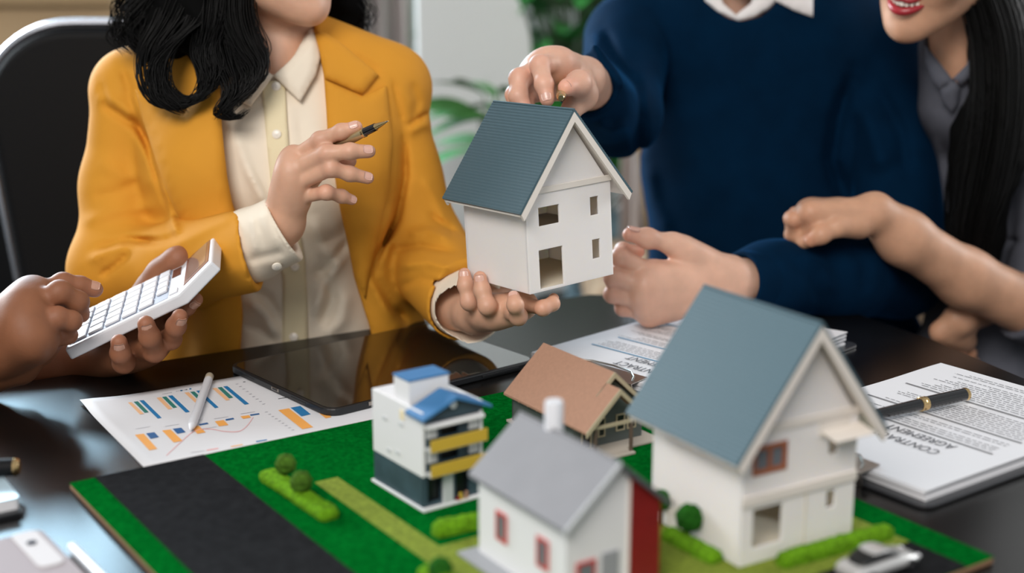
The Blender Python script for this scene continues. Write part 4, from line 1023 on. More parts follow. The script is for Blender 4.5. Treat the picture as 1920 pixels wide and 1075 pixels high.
# clipboards with contracts
def text_mesh(s_, size, m4, parent, m_, name='title_lettering', xs=1.0):
    cu = bpy.data.curves.new('t', 'FONT'); cu.body = s_; cu.size = size; cu.resolution_u = 3
    o = bpy.data.objects.new('t', cu); C.objects.link(o)
    me = bpy.data.meshes.new_from_object(o.evaluated_get(bpy.context.evaluated_depsgraph_get())); bpy.data.objects.remove(o)
    me.transform(Matrix.Scale(xs, 4, (1, 0, 0))); me.transform(m4); me.materials.clear(); me.materials.append(M[m_])
    o = bpy.data.objects.new(name, me); C.objects.link(o); o.parent = parent; return o
def clipboard(corner, ang, label, nl, ty0, ty1, bars_, barm, seed, th=.0026):
    """corner = reader's top-left page corner; x = reader's right, y = towards page top"""
    g = np.random.default_rng(seed); x = (-math.sin(ang), math.cos(ang), 0); y = (-math.cos(ang), -math.sin(ang), 0)
    c = thing('clipboard', label, 'clipboard', group='clipboards of contract pages on the table'); c.matrix_world = frame((corner[0], corner[1], ZT), x, y)
    MB().prism([(a-.010, b-.312) for a, b in rrect(.230, .322, .012)], .0004, .0030).build('board', 'clearedge', c, bevel=.0006)
    tk = .0030; ht = 0
    for i in range(nl):
        dx, dy = g.uniform(-.0015, .0015, 2); V = []; F = []; n, m = 12, 18; lift = .004*(i+1)/nl
        th_ = th if i < nl-1 else .0012
        for a in range(n+1):
            for b in range(m+1):
                X, Y = a/n*.21, -b/m*.297
                z = tk+.0042*(i/nl)*(math.exp(-((.297+Y)/.07)**2)) + .004*(i/nl)*math.exp(-((X)/.03)**2)*math.exp(-((.297+Y)/.1)**2)-.0006*math.exp(-(Y/.02)**2)*i/nl
                V.append((X+dx, Y+dy, z)); 
        N = len(V); V += [(p[0], p[1], p[2]+th_) for p in V]
        for a in range(n):
            for b in range(m): q = a*(m+1)+b; F += [(q, q+m+1, q+m+2, q+1)[::-1][::-1], (N+q, N+q+1, N+q+m+2, N+q+m+1)[::-1][::-1]]
        rim = [a*(m+1) for a in range(n+1)]+[n*(m+1)+b for b in range(1, m+1)]+[a*(m+1)+m for a in range(n-1, -1, -1)]+[b for b in range(m-1, 0, -1)]
        for k in range(len(rim)): a, b = rim[k], rim[(k+1) % len(rim)]; F.append((a, b, b+N, a+N))
        top = mesh_obj('sheaf', V, F, 'paper', c, smooth=False); tk += th_+.0002
    zt = tk+.0003
    def zz(X, Y): return zt-.0006*math.exp(-(Y/.02)**2)+(.0042*math.exp(-((.297+Y)/.07)**2)+.004*math.exp(-((X)/.03)**2)*math.exp(-((.297+Y)/.1)**2))*(nl-1)/nl
    pb = MB()
    def q(mi, X0, Y0, X1, Y1):
        pb.m(mi); nseg = max(1, int(abs(X1-X0)/.02))
        for k in range(nseg):
            a, b = X0+(X1-X0)*k/nseg, X0+(X1-X0)*(k+1)/nseg
            pb.add([(a, Y0, zz(a, Y0)), (b, Y0, zz(b, Y0)), (b, Y1, zz(b, Y1)), (a, Y1, zz(a, Y1))], [(3, 2, 1, 0)[::-1]])
    for Y, x0, x1 in bars_: q(0, x0, Y, x1, Y-.0026)
    ys = [b[0] for b in bars_]
    rows = []
    for k, Y in enumerate(ys):
        end = ys[k+1]+.010 if k+1 < len(ys) else -.285
        yy = Y-.0075
        while yy > end: rows.append(yy); yy -= .0050
    for yy in rows:
        X = .022; xe = .188-abs(g.normal(0, .02))
        if g.uniform() < .12: xe = g.uniform(.08, .15)
        if g.uniform() < .08: continue
        while X < xe: l_ = g.uniform(.003, .010); q(1, X, yy, min(X+l_, xe), yy-.0009); X += l_+.0016
    pb.build('printed_text', [barm, 'p_text'], c)
    for s_, Y in (('CONTRACT', ty0), ('AGREEMENT', ty1)):
        o = text_mesh(s_, .0175, Matrix.Translation((.046, Y-.010, zz(.07, Y)+.0003)), c, 'p_text', xs=.74)
    # spring clip on the page top
    cl = MB(); z1 = zt+.001
    cl.prism([(-.004, .0), (.012, 0), (.014, z1-.001), (-.012, z1+.001), (-.012, z1), (.012, z1-.002), (.010, .002), (-.004, .002)], .055, .155, 'x')
    k_ = cl.build('clip_jaw', 'steel', c, bevel=.0003)
    cw = MB(); cw.tube([(.060, .010, z1*.6), (.062, .001, z1+.003), (.078, -.0135, z1+.0015), (.105, -.0165, z1+.0015), (.132, -.0135, z1+.0015), (.148, .001, z1+.003), (.150, .010, z1*.6)], .0011, 8); cw.build('clip_wire', 'steel', k_, smooth=True)
    cw = MB(); cw.tube([(.060, .010, z1*.7), (.150, .010, z1*.7)], .0022, 12); cw.build('clip_hinge', 'chrome', k_, smooth=True)
    return c
N1 = T(1735, 917, ZT+.014)
clip1 = clipboard(N1, math.radians(36.0), 'clipboard of contract pages with a black fountain pen resting on it', 4, -.074, -.096, [(-.113, .017, .19), (-.157, .018, .19), (-.2155, .045, .19)], 'p_grey', 2)
N2 = T(1207, 716, ZT+.014)+np.array([.035, -.0357, 0])
clip2 = clipboard(N2, math.radians(44.5), 'clipboard of contract pages with blue lines under the clasped hand', 4, -.030, -.052, [(-.066, .040, .182), (-.108, .040, .180), (-.190, .020, .19)], 'p_bluebar', 7)
# fountain pen on the right clipboard
a = T(1813, 739, ZT+.0235); b = T(1600, 787, ZT+.0200)
pen = thing('fountain_pen', 'black fountain pen with gold rings lying across the right contract', 'pen', a)
d = b-a; L_ = np.linalg.norm(d); d /= L_; L_ = .135; r_ = .0062
bq = MB(); bq.tube([along(.004), along(.052)], [r_, r_*1.02], 28); bq.build('cap', 'black_gloss', pen, smooth=True)
bq = MB(); bq.tube([along(0), along(.0005), along(.0035), along(.004)], [r_*.8, r_*1.02, r_*1.02, r_], 28); bq.build('end_ring', 'gold', pen, smooth=True)
bq = MB(); bq.tube([along(.052), along(.0525), along(.0555), along(.056), along(.0565), along(.0595), along(.060)], [r_, r_*1.1, r_*1.1, r_*1.02, r_*1.1, r_*1.1, r_], 28); bq.build('centre_ring', 'gold', pen, smooth=True)
bq = MB(); bq.tube([along(.060), along(.11), along(L_-.004), along(L_)], [r_*.93, r_*.80, r_*.45, r_*.2], 28); bq.build('barrel', 'black_gloss', pen, smooth=True)
bq = MB(); bq.tube([along(.0045), along(.030)], [.0011, .0008], 8); o = bq.build('pocket_clip', 'gold', pen, smooth=True); o.location = (0, .002, -.0064)

# left border: black pen with gold end, pale case, phone and stylus
a = T(36, 876, ZT+.0215); b = T(-120, 882, ZT+.0215)
p2_ = thing('capped_pen', 'thick black pen with a gold end cut off by the left border', 'pen', a); d = b-a; d /= np.linalg.norm(d); r_ = .0078
bq = MB(); bq.tube([along(.0045), along(.12)], [r_*.95, r_], 28); bq.build('barrel', 'leather', p2_, smooth=True)
bq = MB(); bq.tube([along(-.0005), along(.001), along(.004), along(.0045)], [r_*.7, r_*.9, r_*.98, r_*.9], 28); bq.build('end_cap', 'gold', p2_, smooth=True)
q0 = T(32, 918, ZT+.012)
gc = thing('notebook', 'pale blue notebook with a black back cover under the left black pen', 'notebook'); gc.matrix_world = frame((q0[0], q0[1], ZT), (-.55, .83, 0), (-.83, -.55, 0))
MB().prism([(x-.0, y_-.0) for x, y_ in rrect(.12, .10, .008)], .0, .004).build('back_cover', 'black', gc, bevel=.0005, M4=Matrix.Translation((-.03, .001, 0)))
MB().prism(rrect(.10, .10, .004), .004, .0125).build('page_block', 'paper', gc, M4=Matrix.Translation((-.022, .004, 0)))
MB().prism(rrect(.10, .10, .004), .0125, .0135).build('front_cover', 'glass_blue', gc, bevel=.0003, M4=Matrix.Translation((-.022, .003, 0)))
ph0 = T(67, 996, ZT+.008)
ph = thing('phone', 'pale pink phone with a white camera strip at the lower left border', 'phone')
e1 = T(150, 1080, ZT+.008)-ph0; ph.matrix_world = frame((ph0[0], ph0[1], ZT), e1, (-e1[1], e1[0], 0))
MB().prism([(x-.004, y_-.115) for x, y_ in rrect(.15, .12, .007)], 0, .0075).build('body', 'phone_pink', ph, bevel=.0012)
MB().prism([(x-.002, y_-.019) for x, y_ in rrect(.07, .019, .006)], .0075, .0088).build('camera_bar', 'phone_white', ph, bevel=.0005)
bq = MB(); bq.tube([(.022, -.010, .0088), (.022, -.010, .0096)], .0036, 24); bq.build('lens', 'lens', ph, smooth=True)
a = T(133, 1024, ZT+.005); b = T(200, 1093, ZT+.005); d = b-a; d /= np.linalg.norm(d)
ps = thing('white_pen', 'slim white pen lying beside the pale phone at the lower border', 'pen', a)
bq = MB(); bq.tube([along(0), along(.003), along(.11)], [.0022, .0036, .0036], 20); bq.build('barrel', 'plastic', ps, smooth=True)
bq = MB(); bq.tube([along(-.006), along(0)], [.0006, .0021], 14); bq.build('tip', 'chrome', ps, smooth=True)

# ---------------------------------------------------------------- calculator
cal = thing('calculator', 'white desk calculator held up in the left hand with a tilted display', 'calculator')
K4 = 1.05
CALM = R2M(.1459, -.4314, .0879, tuple(CAM+(np.array([-.4271, 1.2422, .8179])-CAM)*K4))@Matrix.Scale(K4, 4); cal.matrix_world = CALM
L1, L2, Wc, tc, fi = .1196, .046, .105, .0125, .34
def slabxz(x0, x1, z0, z1): return [(x0, z0), (x1, z0), (x1, z1), (x0, z1)]
e = np.array([math.cos(fi), math.sin(fi)]); n2 = np.array([-math.sin(fi), math.cos(fi)])
pf = [(0, 0), (0, -tc), (L1+.004, -tc), tuple(np.array([L1, 0])+e*L2-n2*tc), tuple(np.array([L1, 0])+e*L2), (L1, 0)]
MB().prism(pf, 0, Wc, 'y').build('case', 'plastic', cal, bevel=.0022, seg=3)
MB().box(.0045, .0055, -.0006, .1085, .1005, .0003).build('key_bed', 'bed', cal)
for i in range(6):
    for j in range(5):
        if i < 5:
            x0 = .0065+i*.0178; dx = .0152
        else: x0 = .0065+5*.0178; dx = .0115
        y0 = .008+j*.0182; dy = .0145
        if i == 5 and j == 0: continue
        if i == 0 and j == 1: continue
        h_ = .0024
        if i == 0 and j == 0: dy = .0342
        o = MB().box(x0, y0, -.0004, x0+dx, y0+dy, h_).build('key', 'keyplastic', cal, bevel=.0011, seg=2)
MB().box(L1-.010, .010, -.0002, L1-.001, .023, .0014).build('power_key', 'keyplastic', cal, bevel=.0006)
o = MB().box(L1-.010, .066, -.0002, L1-.0005, .092, .0006).build('solar_cell', 'solar', cal); 
m2 = Matrix.Translation((L1, 0, 0))@Matrix.Rotation(-fi, 4, 'Y')
dsp = MB().box(.007, .012, -.0003, L2-.0045, Wc-.009, .0006).build('display_frame', 'plum', cal, M4=m2, bevel=.0005)
MB().box(.011, .020, .0006, L2-.009, Wc-.016, .0008).build('display', 'lcd', dsp, M4=m2)

# ================================================================ people
def PL(lst): return [P(*q) for q in lst]
# ---------------------------------------------------------------- woman in mustard
W1 = thing('person', 'woman in mustard blazer and cream shirt holding pen and model house', 'person', (-.22, 1.62, .45))
def kid(o): o.location = o.location; return o
root_inv = {}
def attach(o, root):
    o.parent = root; o.matrix_parent_inverse = Matrix.Translation(root.location).inverted(); return o
body_torso = G([Cap(P(300, 165, 1.63), P(690, 160, 1.63), .034), Ell(P(505, 290, 1.615), (.135, .080, .14)), Ell(P(530, 520, 1.64), (.13, .085, .16)), Ell(P(530, 740, 1.66), (.16, .11, .12))], .05)
HC = P(503, -135, 1.60)
hd, L, R = head_parts(HC, math.radians(48), math.radians(-4), math.radians(4))
neck = G([Cap(P(520, 190, 1.615), P(510, -10, 1.625), .049, .046), Cap(P(470, 60, 1.60), P(512, 130, 1.585), .012), Cap(P(575, 40, 1.60), P(520, 140, 1.58), .010)], .03)
# right hand with the pen
hA = hand(P(528, 418, 1.405), PL([(552, 298, 1.395), (547, 322, 1.385), (549, 346, 1.387), (557, 370, 1.395)]),
          [PL([(600, 263, 1.378), (640, 247, 1.372), (668, 238, 1.372)]), PL([(614, 288, 1.366), (657, 284, 1.362), (692, 284, 1.366)]),
           PL([(621, 316, 1.364), (656, 326, 1.370), (690, 334, 1.376)]), PL([(612, 361, 1.372), (640, 368, 1.385), (660, 375, 1.392)])],
          PL([(545, 385, 1.425), (580, 330, 1.425), (622, 305, 1.415), (655, 302, 1.402)]), r=.0081, palm=.0125, wr=.0235, up=TOCAM)
armA = G([Cap(P(528, 418, 1.405), P(480, 455, 1.435), .0245, .027), Cap(P(480, 455, 1.435), P(225, 500, 1.56), .027, .036), Cap(P(225, 500, 1.56), P(245, 190, 1.62), .034, .032)], .01)
# left hand under the house
hB = hand(P(897, 588, 1.412), PL([(906, 588, 1.378), (926, 590, 1.362), (952, 582, 1.352), (985, 572, 1.352)]),
          [PL([(880, 566, 1.358), (873, 535, 1.362), (871, 514, 1.366)]), PL([(914, 574, 1.338), (904, 545, 1.345), (900, 521, 1.348)]),
           PL([(972, 594, 1.308), (966, 572, 1.296), (963, 557, 1.303)]), PL([(1018, 578, 1.312), (1036, 570, 1.318), (1038, 560, 1.332)])],
          PL([(905, 580, 1.42), (925, 555, 1.432), (948, 525, 1.440), (955, 500, 1.442)]), r=.0083, palm=.012, wr=.024)
armB = G([Cap(P(897, 588, 1.412), P(855, 570, 1.47), .024, .028), Cap(P(855, 570, 1.47), P(795, 490, 1.60), .028, .036), Cap(P(795, 490, 1.60), P(732, 180, 1.62), .034, .032)], .01)
legs = G([Cap((-.32, 1.68, .50), (-.36, 1.30, .50), .075, .06), Cap((-.12, 1.70, .50), (-.10, 1.34, .50), .075, .06), Cap((-.36, 1.30, .50), (-.38, 1.36, .08), .055, .04), Cap((-.10, 1.34, .50), (-.08, 1.40, .08), .055, .04), Ell(P(530, 740, 1.66)+np.array([0, 0, -.10]), (.175, .12, .10))], .04)
feet = G([Cap((-.38, 1.37, .04), (-.38, 1.22, .03), .038, .03), Cap((-.08, 1.41, .04), (-.08, 1.26, .03), .038, .03)], .02)
bodyW = G([G([hd, neck], .02), body_torso, hA, armA, hB, armB], .008)
attach(sculpt('body', bodyW, .0019, 'skin', None), W1)
attach(sculpt('trousers', legs, .008, 'dark_trousers', None), W1); attach(sculpt('shoes', feet, .006, 'black', None), W1)
def ann(o, root): return attach(o, root)
W1.name = 'person'
def nails(root, lst, m_='nail'):
    for tip, dip, n, r in lst: ann(nail(P(*tip), P(*dip), n, r, None, m_), root)
nails(W1, [((668, 238, 1.372), (640, 247, 1.372), (.1, -.75, .65), .0066), ((692, 284, 1.366), (657, 284, 1.362), (0, -.85, .5), .0069), ((690, 334, 1.376), (656, 326, 1.370), (0, -.85, .5), .0064), ((660, 375, 1.392), (640, 368, 1.385), (0, -.9, .4), .0056),
           ((871, 514, 1.366), (873, 535, 1.362), (-.05, -1, .05), .0067), ((900, 521, 1.348), (904, 545, 1.345), (-.05, -1, .05), .0070), ((963, 557, 1.303), (966, 572, 1.296), (0, -1, .25), .0066)])
# shirt
sh_t = G([Cap(P(330, 160, 1.625), P(680, 155, 1.625), .038), Ell(P(505, 290, 1.61), (.15, .091, .155)), Ell(P(440, 320, 1.565), (.07, .062, .07)), Ell(P(600, 320, 1.565), (.07, .062, .07)),
          Ell(P(530, 520, 1.63), (.15, .098, .17)), Ell(P(530, 740, 1.65), (.18, .125, .13)), Cap(P(520, 175, 1.615), P(517, 120, 1.62), .058, .054)], .05)
shirtN = Folds(Sub(sh_t, Opening([(455, -60), (468, 60), (480, 112), (512, 142), (550, 108), (577, 60), (584, -60)], 1.60), .005),
  [([(430, 225), (470, 330), (500, 400)], 12, .005), ([(455, 300), (500, 380), (520, 440)], 9, .004), ([(580, 400), (610, 470), (650, 500)], 16, .006), ([(600, 500), (625, 560), (600, 620)], 11, -.007), ([(640, 480), (610, 530), (585, 600)], 12, .008), ([(660, 440), (620, 500), (580, 520)], 9, -.006),
   ([(460, 560), (500, 590), (520, 640)], 14, .008), ([(455, 610), (490, 620), (525, 650)], 9, -.005), ([(470, 545), (500, 560), (525, 600)], 9, -.007), ([(650, 540), (640, 600), (600, 640)], 15, .007), ([(600, 230), (595, 300), (585, 380)], 16, .004), ([(560, 200), (572, 280), (570, 340)], 10, -.003), ([(590, 460), (640, 440), (660, 410)], 12, -.004)], wob=.0006, wf=50)
attach(sculpt('shirt', shirtN, .0034, 'shirt', None), W1)
# shirt cuffs
ax = P(528, 418, 1.405)-P(440, 462, 1.445); ax /= np.linalg.norm(ax)
n1 = np.cross(P(560, 482, 1.385)-P(500, 370, 1.425), AX_F); n1 /= np.linalg.norm(n1); n1 = n1 if n1@ax > 0 else -n1
cuffA = (Isect(G([Cap(P(420, 478, 1.462), P(472, 460, 1.436), .036, .0385), Cap(P(472, 460, 1.436), P(560, 418, 1.398), .0385, .037)], .01), Plane(P(530, 426, 1.40), n1)))
cuffA = Folds(cuffA, [([(470, 400), (480, 440), (475, 480)], 8, .003), ([(505, 400), (520, 440), (540, 475)], 3, -.0012), ([(460, 490), (500, 480), (540, 470)], 9, -.003), ([(490, 395), (500, 420), (520, 470)], 12, .002)])
cuffA = Sub(cuffA, Cap(P(516, 432, 1.41), P(600, 400, 1.385), .029, .031))
attach(sculpt('shirt_cuff', cuffA, .002, 'shirt', None), W1)
axB = P(893, 588, 1.400)-P(850, 562, 1.475); axB /= np.linalg.norm(axB); axB2 = axB+np.array([.25, 0, -.12]); axB2 /= np.linalg.norm(axB2)
cuffB = Sub(Isect(G([Cap(P(846, 548, 1.495), P(868, 568, 1.450), .035, .0375), Cap(P(868, 568, 1.450), P(908, 592, 1.385), .0375, .0385)], .005), Plane(P(890, 586, 1.408), axB2)), Cap(P(862, 568, 1.455), P(912, 598, 1.37), .033, .0365))
attach(sculpt('shirt_cuff', cuffB, .002, 'shirt', None), W1)
# blazer
OP = [(380, -60), (408, 120), (415, 235), (425, 340), (440, 400), (448, 480), (455, 590), (448, 720), (715, 720), (692, 608), (665, 520), (640, 400), (614, 250), (607, 140), (588, 55), (580, -60)]
bl_t = G([Cap(P(250, 172, 1.625), P(728, 165, 1.625), .041), Cap(P(590, 118, 1.63), P(728, 160, 1.63), .040), Cap(P(430, 120, 1.63), P(260, 165, 1.63), .038),
          Ell(P(500, 290, 1.615), (.168, .105, .17)), Ell(P(425, 325, 1.56), (.08, .07, .08)), Ell(P(615, 325, 1.56), (.08, .07, .08)),
          Ell(P(530, 520, 1.625), (.178, .112, .18)), Ell(P(535, 740, 1.65), (.205, .14, .15))], .05)
lapel_roll = G([Cap(P(690, 420, 1.525), P(712, 640, 1.565), .022, .026), Cap(P(420, 430, 1.51), P(415, 660, 1.53), .02, .026)], .02)
bl_t = Sub(G([bl_t, lapel_roll], .03), Opening(OP, 1.62), .004)
slR = G([Cap(P(248, 180, 1.615), P(232, 350, 1.595), .046, .0465), Cap(P(232, 350, 1.595), P(222, 500, 1.555), .0465, .0485), Ell(P(215, 505, 1.56), (.05, .05, .048)), Cap(P(222, 500, 1.555), P(345, 497, 1.495), .050, .047), Cap(P(345, 497, 1.495), P(510, 462, 1.415), .047, .0435)], .02)
pn = np.cross(P(487, 546, 1.42)-P(455, 391, 1.44), AX_F); pn /= np.linalg.norm(pn); pn = pn if pn[0] > 0 else -pn
slR = Sub(Isect(slR, Plane(P(470, 469, 1.43), pn)), Cap(P(455, 470, 1.44), P(560, 440, 1.40), .0385, .040))
slL = G([Cap(P(722, 182, 1.615), P(745, 330, 1.61), .047, .050), Cap(P(745, 330, 1.61), P(795, 480, 1.59), .050, .050), Cap(P(795, 480, 1.59), P(893, 585, 1.42), .052, .0465)], .02)
slL = Sub(Isect(slL, Plane(P(862, 570, 1.446), axB2)), Cap(P(862, 568, 1.455), P(912, 598, 1.37), .0375, .042))
blz = Folds(G([bl_t, slR, slL], .010),
  [([(256, 190), (262, 225), (281, 290), (303, 360), (322, 410)], 6, -.006), ([(245, 165), (262, 215), (300, 270)], 9, .007), ([(188, 150), (200, 200), (260, 240), (300, 290)], 8, -.006), ([(225, 120), (240, 160), (262, 250), (295, 300)], 8, -.005), ([(180, 175), (215, 190), (262, 225)], 13, .006),
   ([(150, 420), (215, 395), (300, 385)], 12, .004), ([(175, 470), (240, 450), (310, 455)], 8, -.007), ([(160, 495), (205, 468), (240, 455)], 10, .005), ([(185, 520), (215, 500), (250, 470)], 7, -.006), ([(300, 330), (320, 400), (335, 450)], 8, .006), ([(180, 300), (230, 330), (290, 345)], 14, .003), ([(170, 370), (220, 360), (280, 330)], 10, -.003),
   ([(310, 470), (380, 430), (450, 395)], 14, .004), ([(300, 520), (370, 525), (470, 500)], 16, .003), ([(240, 455), (300, 452), (345, 440)], 7, -.004),
   ([(757, 235), (760, 330), (745, 410), (712, 470), (700, 500)], 7, -.012), ([(762, 238), (785, 222), (802, 212)], 4, -.006), ([(765, 250), (790, 236), (808, 232)], 8, .004), ([(735, 145), (745, 190), (757, 240)], 7, -.004), ([(770, 150), (782, 190), (775, 230)], 9, -.004),
   ([(790, 330), (815, 370), (840, 430)], 10, .003), ([(800, 400), (830, 420), (858, 440)], 7, -.005), ([(760, 440), (800, 432), (850, 450)], 9, .005), ([(735, 470), (790, 462), (860, 475)], 7, -.006), ([(740, 500), (800, 492), (865, 508)], 10, .006), ([(745, 540), (790, 522), (835, 535)], 7, -.003),
   ([(700, 470), (702, 520), (735, 575), (770, 610)], 9, -.008), ([(690, 440), (690, 500), (715, 560), (740, 610)], 12, .006), ([(640, 200), (660, 300), (680, 400)], 30, .002), ([(655, 95), (700, 125), (712, 138)], 5, -.003)], wob=.0009, wf=38)
attach(sculpt('blazer', blz, .0031, 'blazer', None), W1)
def cp(name, poly, node, off, th, m_, root, **k): return attach(cloth_patch(name, poly, node, off, th, m_, None, **k), root)
cp('lapel', [(253, 167), (300, 193), (345, 215), (385, 150), (412, 150), (416, 240), (426, 330), (440, 405), (430, 440), (352, 440), (331, 400), (309, 351), (286, 281), (266, 220)], G([bl_t, sh_t], .01), .010, .0035, 'blazer', W1, lift=.006, y0=1.2)
cp('lapel', [(609, 150), (677, 182), (724, 160), (736, 260), (728, 360), (706, 450), (684, 560), (664, 515), (641, 400), (614, 250)], G([bl_t, sh_t], .01), .002, .003, 'blazer', W1, lift=.006, y0=1.2)
cp('blazer_collar', [(588, 56), (612, 62), (645, 84), (709, 140), (679, 178), (609, 147), (600, 100)], G([bl_t, sh_t], .01), .003, .0035, 'blazer', W1, lift=.006, y0=1.2)
nk = G([sh_t, Cap(P(520, 175, 1.615), P(514, 75, 1.622), .057, .056)], .02)
cp('shirt_collar', [(583, 56), (594, 60), (601, 108), (592, 142), (563, 191), (512, 142), (540, 118), (568, 84)], nk, .006, .003, 'shirt', W1, lift=.005, y0=1.2, res=6)
cp('shirt_collar', [(512, 142), (478, 116), (452, 150), (447, 190), (470, 200), (497, 165)], nk, .006, .003, 'shirt', W1, lift=.004, y0=1.2, res=6)
cp('placket', [(490, 152), (534, 152), (537, 200), (543, 300), (556, 400), (572, 490), (576, 560), (577, 670), (529, 670), (531, 530), (516, 420), (503, 300), (494, 200)], shirtN, .0005, .0028, 'placket', W1, lift=.001, y0=1.2, res=7)
def button(px, py, node, r=.0052, n=None, root=W1):
    y_, r__, ok = trace(node, np.array([px]), np.array([py]), 1.2); p = CAM+r__[0]*(y_[0]-.0042)
    b = MB(); b.tube([(0, 0, 0), (0, 0, .0016), (0, 0, .0022)], [r, r, r*.8], 20); o = b.build('button', 'button', None, smooth=True)
    o.matrix_world = Matrix.Translation(Vector(p))@(Vector(TOCAM if n is None else n).to_track_quat('Z', 'Y').to_matrix().to_4x4())
    for k in range(4):
        a = k*PI/2+.4; h_ = MB().tube([(math.cos(a)*.0014, math.sin(a)*.0014, .0021), (math.cos(a)*.0014, math.sin(a)*.0014, .0024)], .0005, 6); hh = h_.build('thread_hole', 'p_faint', None); hh.parent = o
    mw = o.matrix_world.copy(); o.parent = root; o.matrix_parent_inverse = Matrix.Translation(root.location).inverted(); return o
for q in ((518, 162), (519, 252), (553, 500), (551, 632)): button(*q, shirtN)
for q in ((519, 499),): button(*q, cuffA, n=(.2, -.7, -.5))
head_extras(W1, L, R)
for o in [x for x in C.objects if x.parent is W1 and x.name.split('.')[0] in ('eye', 'lip', 'tooth', 'eyelid', 'eyebrow')]: o.matrix_parent_inverse = Matrix.Translation(W1.location).inverted()
# hair
def H(lst): return [np.append(P(a, b, y_), s_) for a, b, y_, s_ in lst]
cap = Sub(Ell(L(0, .018, .045), (.088, .108, .100), R), G([Ell(L(0, -.11, -.02), (.062, .085, .095), R)], .01), .02)
mass = Folds(G([cap, Cap(P(400, -120, 1.62), P(380, 20, 1.58), .055, .045), Cap(P(380, 20, 1.58), P(330, 60, 1.57), .042, .03), Cap(P(290, 0, 1.60), P(270, 70, 1.59), .036, .022), Cap(P(430, -60, 1.58), P(415, 70, 1.545), .036, .026), Cap(P(415, 70, 1.545), P(455, 130, 1.525), .022, .015), Cap(P(395, 100, 1.54), P(385, 165, 1.51), .014, .010),
    Cap(P(600, -60, 1.68), P(640, 30, 1.69), .05, .028)], .025), [], wob=.003, wf=150)
attach(sculpt('hair', mass, .0035, 'hair_mass', None), W1)
gd = [(H([(330, -60, 1.58, .03), (270, 0, 1.57, .03), (245, 60, 1.56, .024), (280, 98, 1.55, .02)]), 90, .004),
      (H([(300, -60, 1.60, .02), (240, -10, 1.60, .018), (228, 50, 1.60, .012), (240, 98, 1.60, .010)]), 50, .004),
      (H([(360, -60, 1.57, .03), (330, 20, 1.55, .03), (290, 80, 1.53, .022), (285, 140, 1.50, .018), (310, 185, 1.485, .015), (352, 192, 1.48, .013), (388, 170, 1.48, .010), (402, 140, 1.49, .008)]), 170, .0025),
      (H([(400, -60, 1.56, .03), (380, 20, 1.54, .026), (330, 70, 1.52, .02), (296, 120, 1.495, .016), (300, 170, 1.48, .013), (330, 200, 1.475, .010), (348, 212, 1.475, .004)]), 120, .0025),
      (H([(410, -50, 1.55, .03), (400, 30, 1.53, .024), (385, 90, 1.50, .018), (395, 140, 1.49, .015), (378, 175, 1.485, .014), (345, 195, 1.485, .010)]), 110, .003),
      (H([(440, -60, 1.55, .026), (435, 20, 1.53, .024), (455, 80, 1.51, .02), (478, 120, 1.495, .016), (470, 160, 1.485, .013), (440, 190, 1.48, .012), (412, 222, 1.475, .007)]), 200, .0022),
      (H([(420, -60, 1.56, .026), (415, 40, 1.53, .02), (425, 110, 1.50, .016), (440, 160, 1.485, .013), (418, 205, 1.478, .010), (440, 222, 1.475, .004), (466, 204, 1.475, .002)]), 90, .0022),
      (H([(450, -60, 1.55, .02), (460, 30, 1.53, .015), (492, 100, 1.51, .01), (478, 150, 1.49, .008), (455, 190, 1.48, .006)]), 40, .003),
      (H([(600, -80, 1.68, .03), (640, -10, 1.69, .03), (668, 40, 1.69, .02), (650, 78, 1.68, .014)]), 110, .006),
      (H([(600, -80, 1.66, .03), (620, 10, 1.68, .024), (650, 60, 1.68, .016), (684, 72, 1.68, .008)]), 60, .006),
      (H([(380, -100, 1.62, .05), (350, -20, 1.60, .045), (330, 50, 1.58, .035), (320, 95, 1.57, .02)]), 120, .004)]
attach(hair_locks('hair_strands', gd, W1, seed=3), W1)
# the pen in her hand
a = P(728, 227, 1.352); b = P(560, 306, 1.405); d = b-a; d /= np.linalg.norm(d)
wp = thing('rollerball_pen', 'gold and black pen held between the fingers of the woman in mustard', 'pen', a)
bq = MB(); bq.tube([along(0), along(.002), along(.003)], [.0004, .0008, .0010], 12); bq.build('tip', 'steel', wp, smooth=True)
bq = MB(); bq.tube([along(.003), along(.0165)], [.0012, .0036], 24); bq.build('nose_cone', 'gold', wp, smooth=True)
bq = MB(); bq.tube([along(.0165), along(.031)], [.0040, .0044], 24); bq.build('grip', 'black_gloss', wp, smooth=True)
bq = MB(); bq.tube([along(.031), along(.0315), along(.0338), along(.0343)], [.0044, .0052, .0052, .0046], 24); bq.build('ring', 'gold', wp, smooth=True)
bq = MB(); bq.tube([along(.0343), along(.045), along(.100), along(.104)], [.0046, .0053, .0050, .0034], 24); bq.build('barrel', 'gold_soft', wp, smooth=True)

# ---------------------------------------------------------------- man in the blue sweater
W2_ = thing('person', 'man in navy blue crew-neck sweater over a white collared shirt', 'person', (.36, 1.97, .45))
hdM, LM, RM = head_parts(P(1378, -190, 1.93), math.radians(18), math.radians(4), 0, s=1.06)
neckM = G([Cap(P(1392, 70, 1.975), P(1385, -110, 1.96), .056, .056)], .03)
hC = hand(P(1092, 150, 1.535), PL([(1050, 118, 1.482), (1022, 122, 1.480), (1004, 140, 1.482), (995, 165, 1.487)]),
          [PL([(1012, 122, 1.445), (1020, 158, 1.425), (1026, 186, 1.418)]), PL([(974, 148, 1.452), (972, 180, 1.438), (985, 205, 1.432)]),
           PL([(966, 178, 1.460), (972, 205, 1.447), (990, 220, 1.445)]), PL([(985, 190, 1.470), (992, 215, 1.460), (1005, 228, 1.458)])],
          PL([(1085, 160, 1.50), (1094, 178, 1.468), (1085, 156, 1.438), (1063, 164, 1.420)]), r=.0100, palm=.0150, wr=.027, up=None)
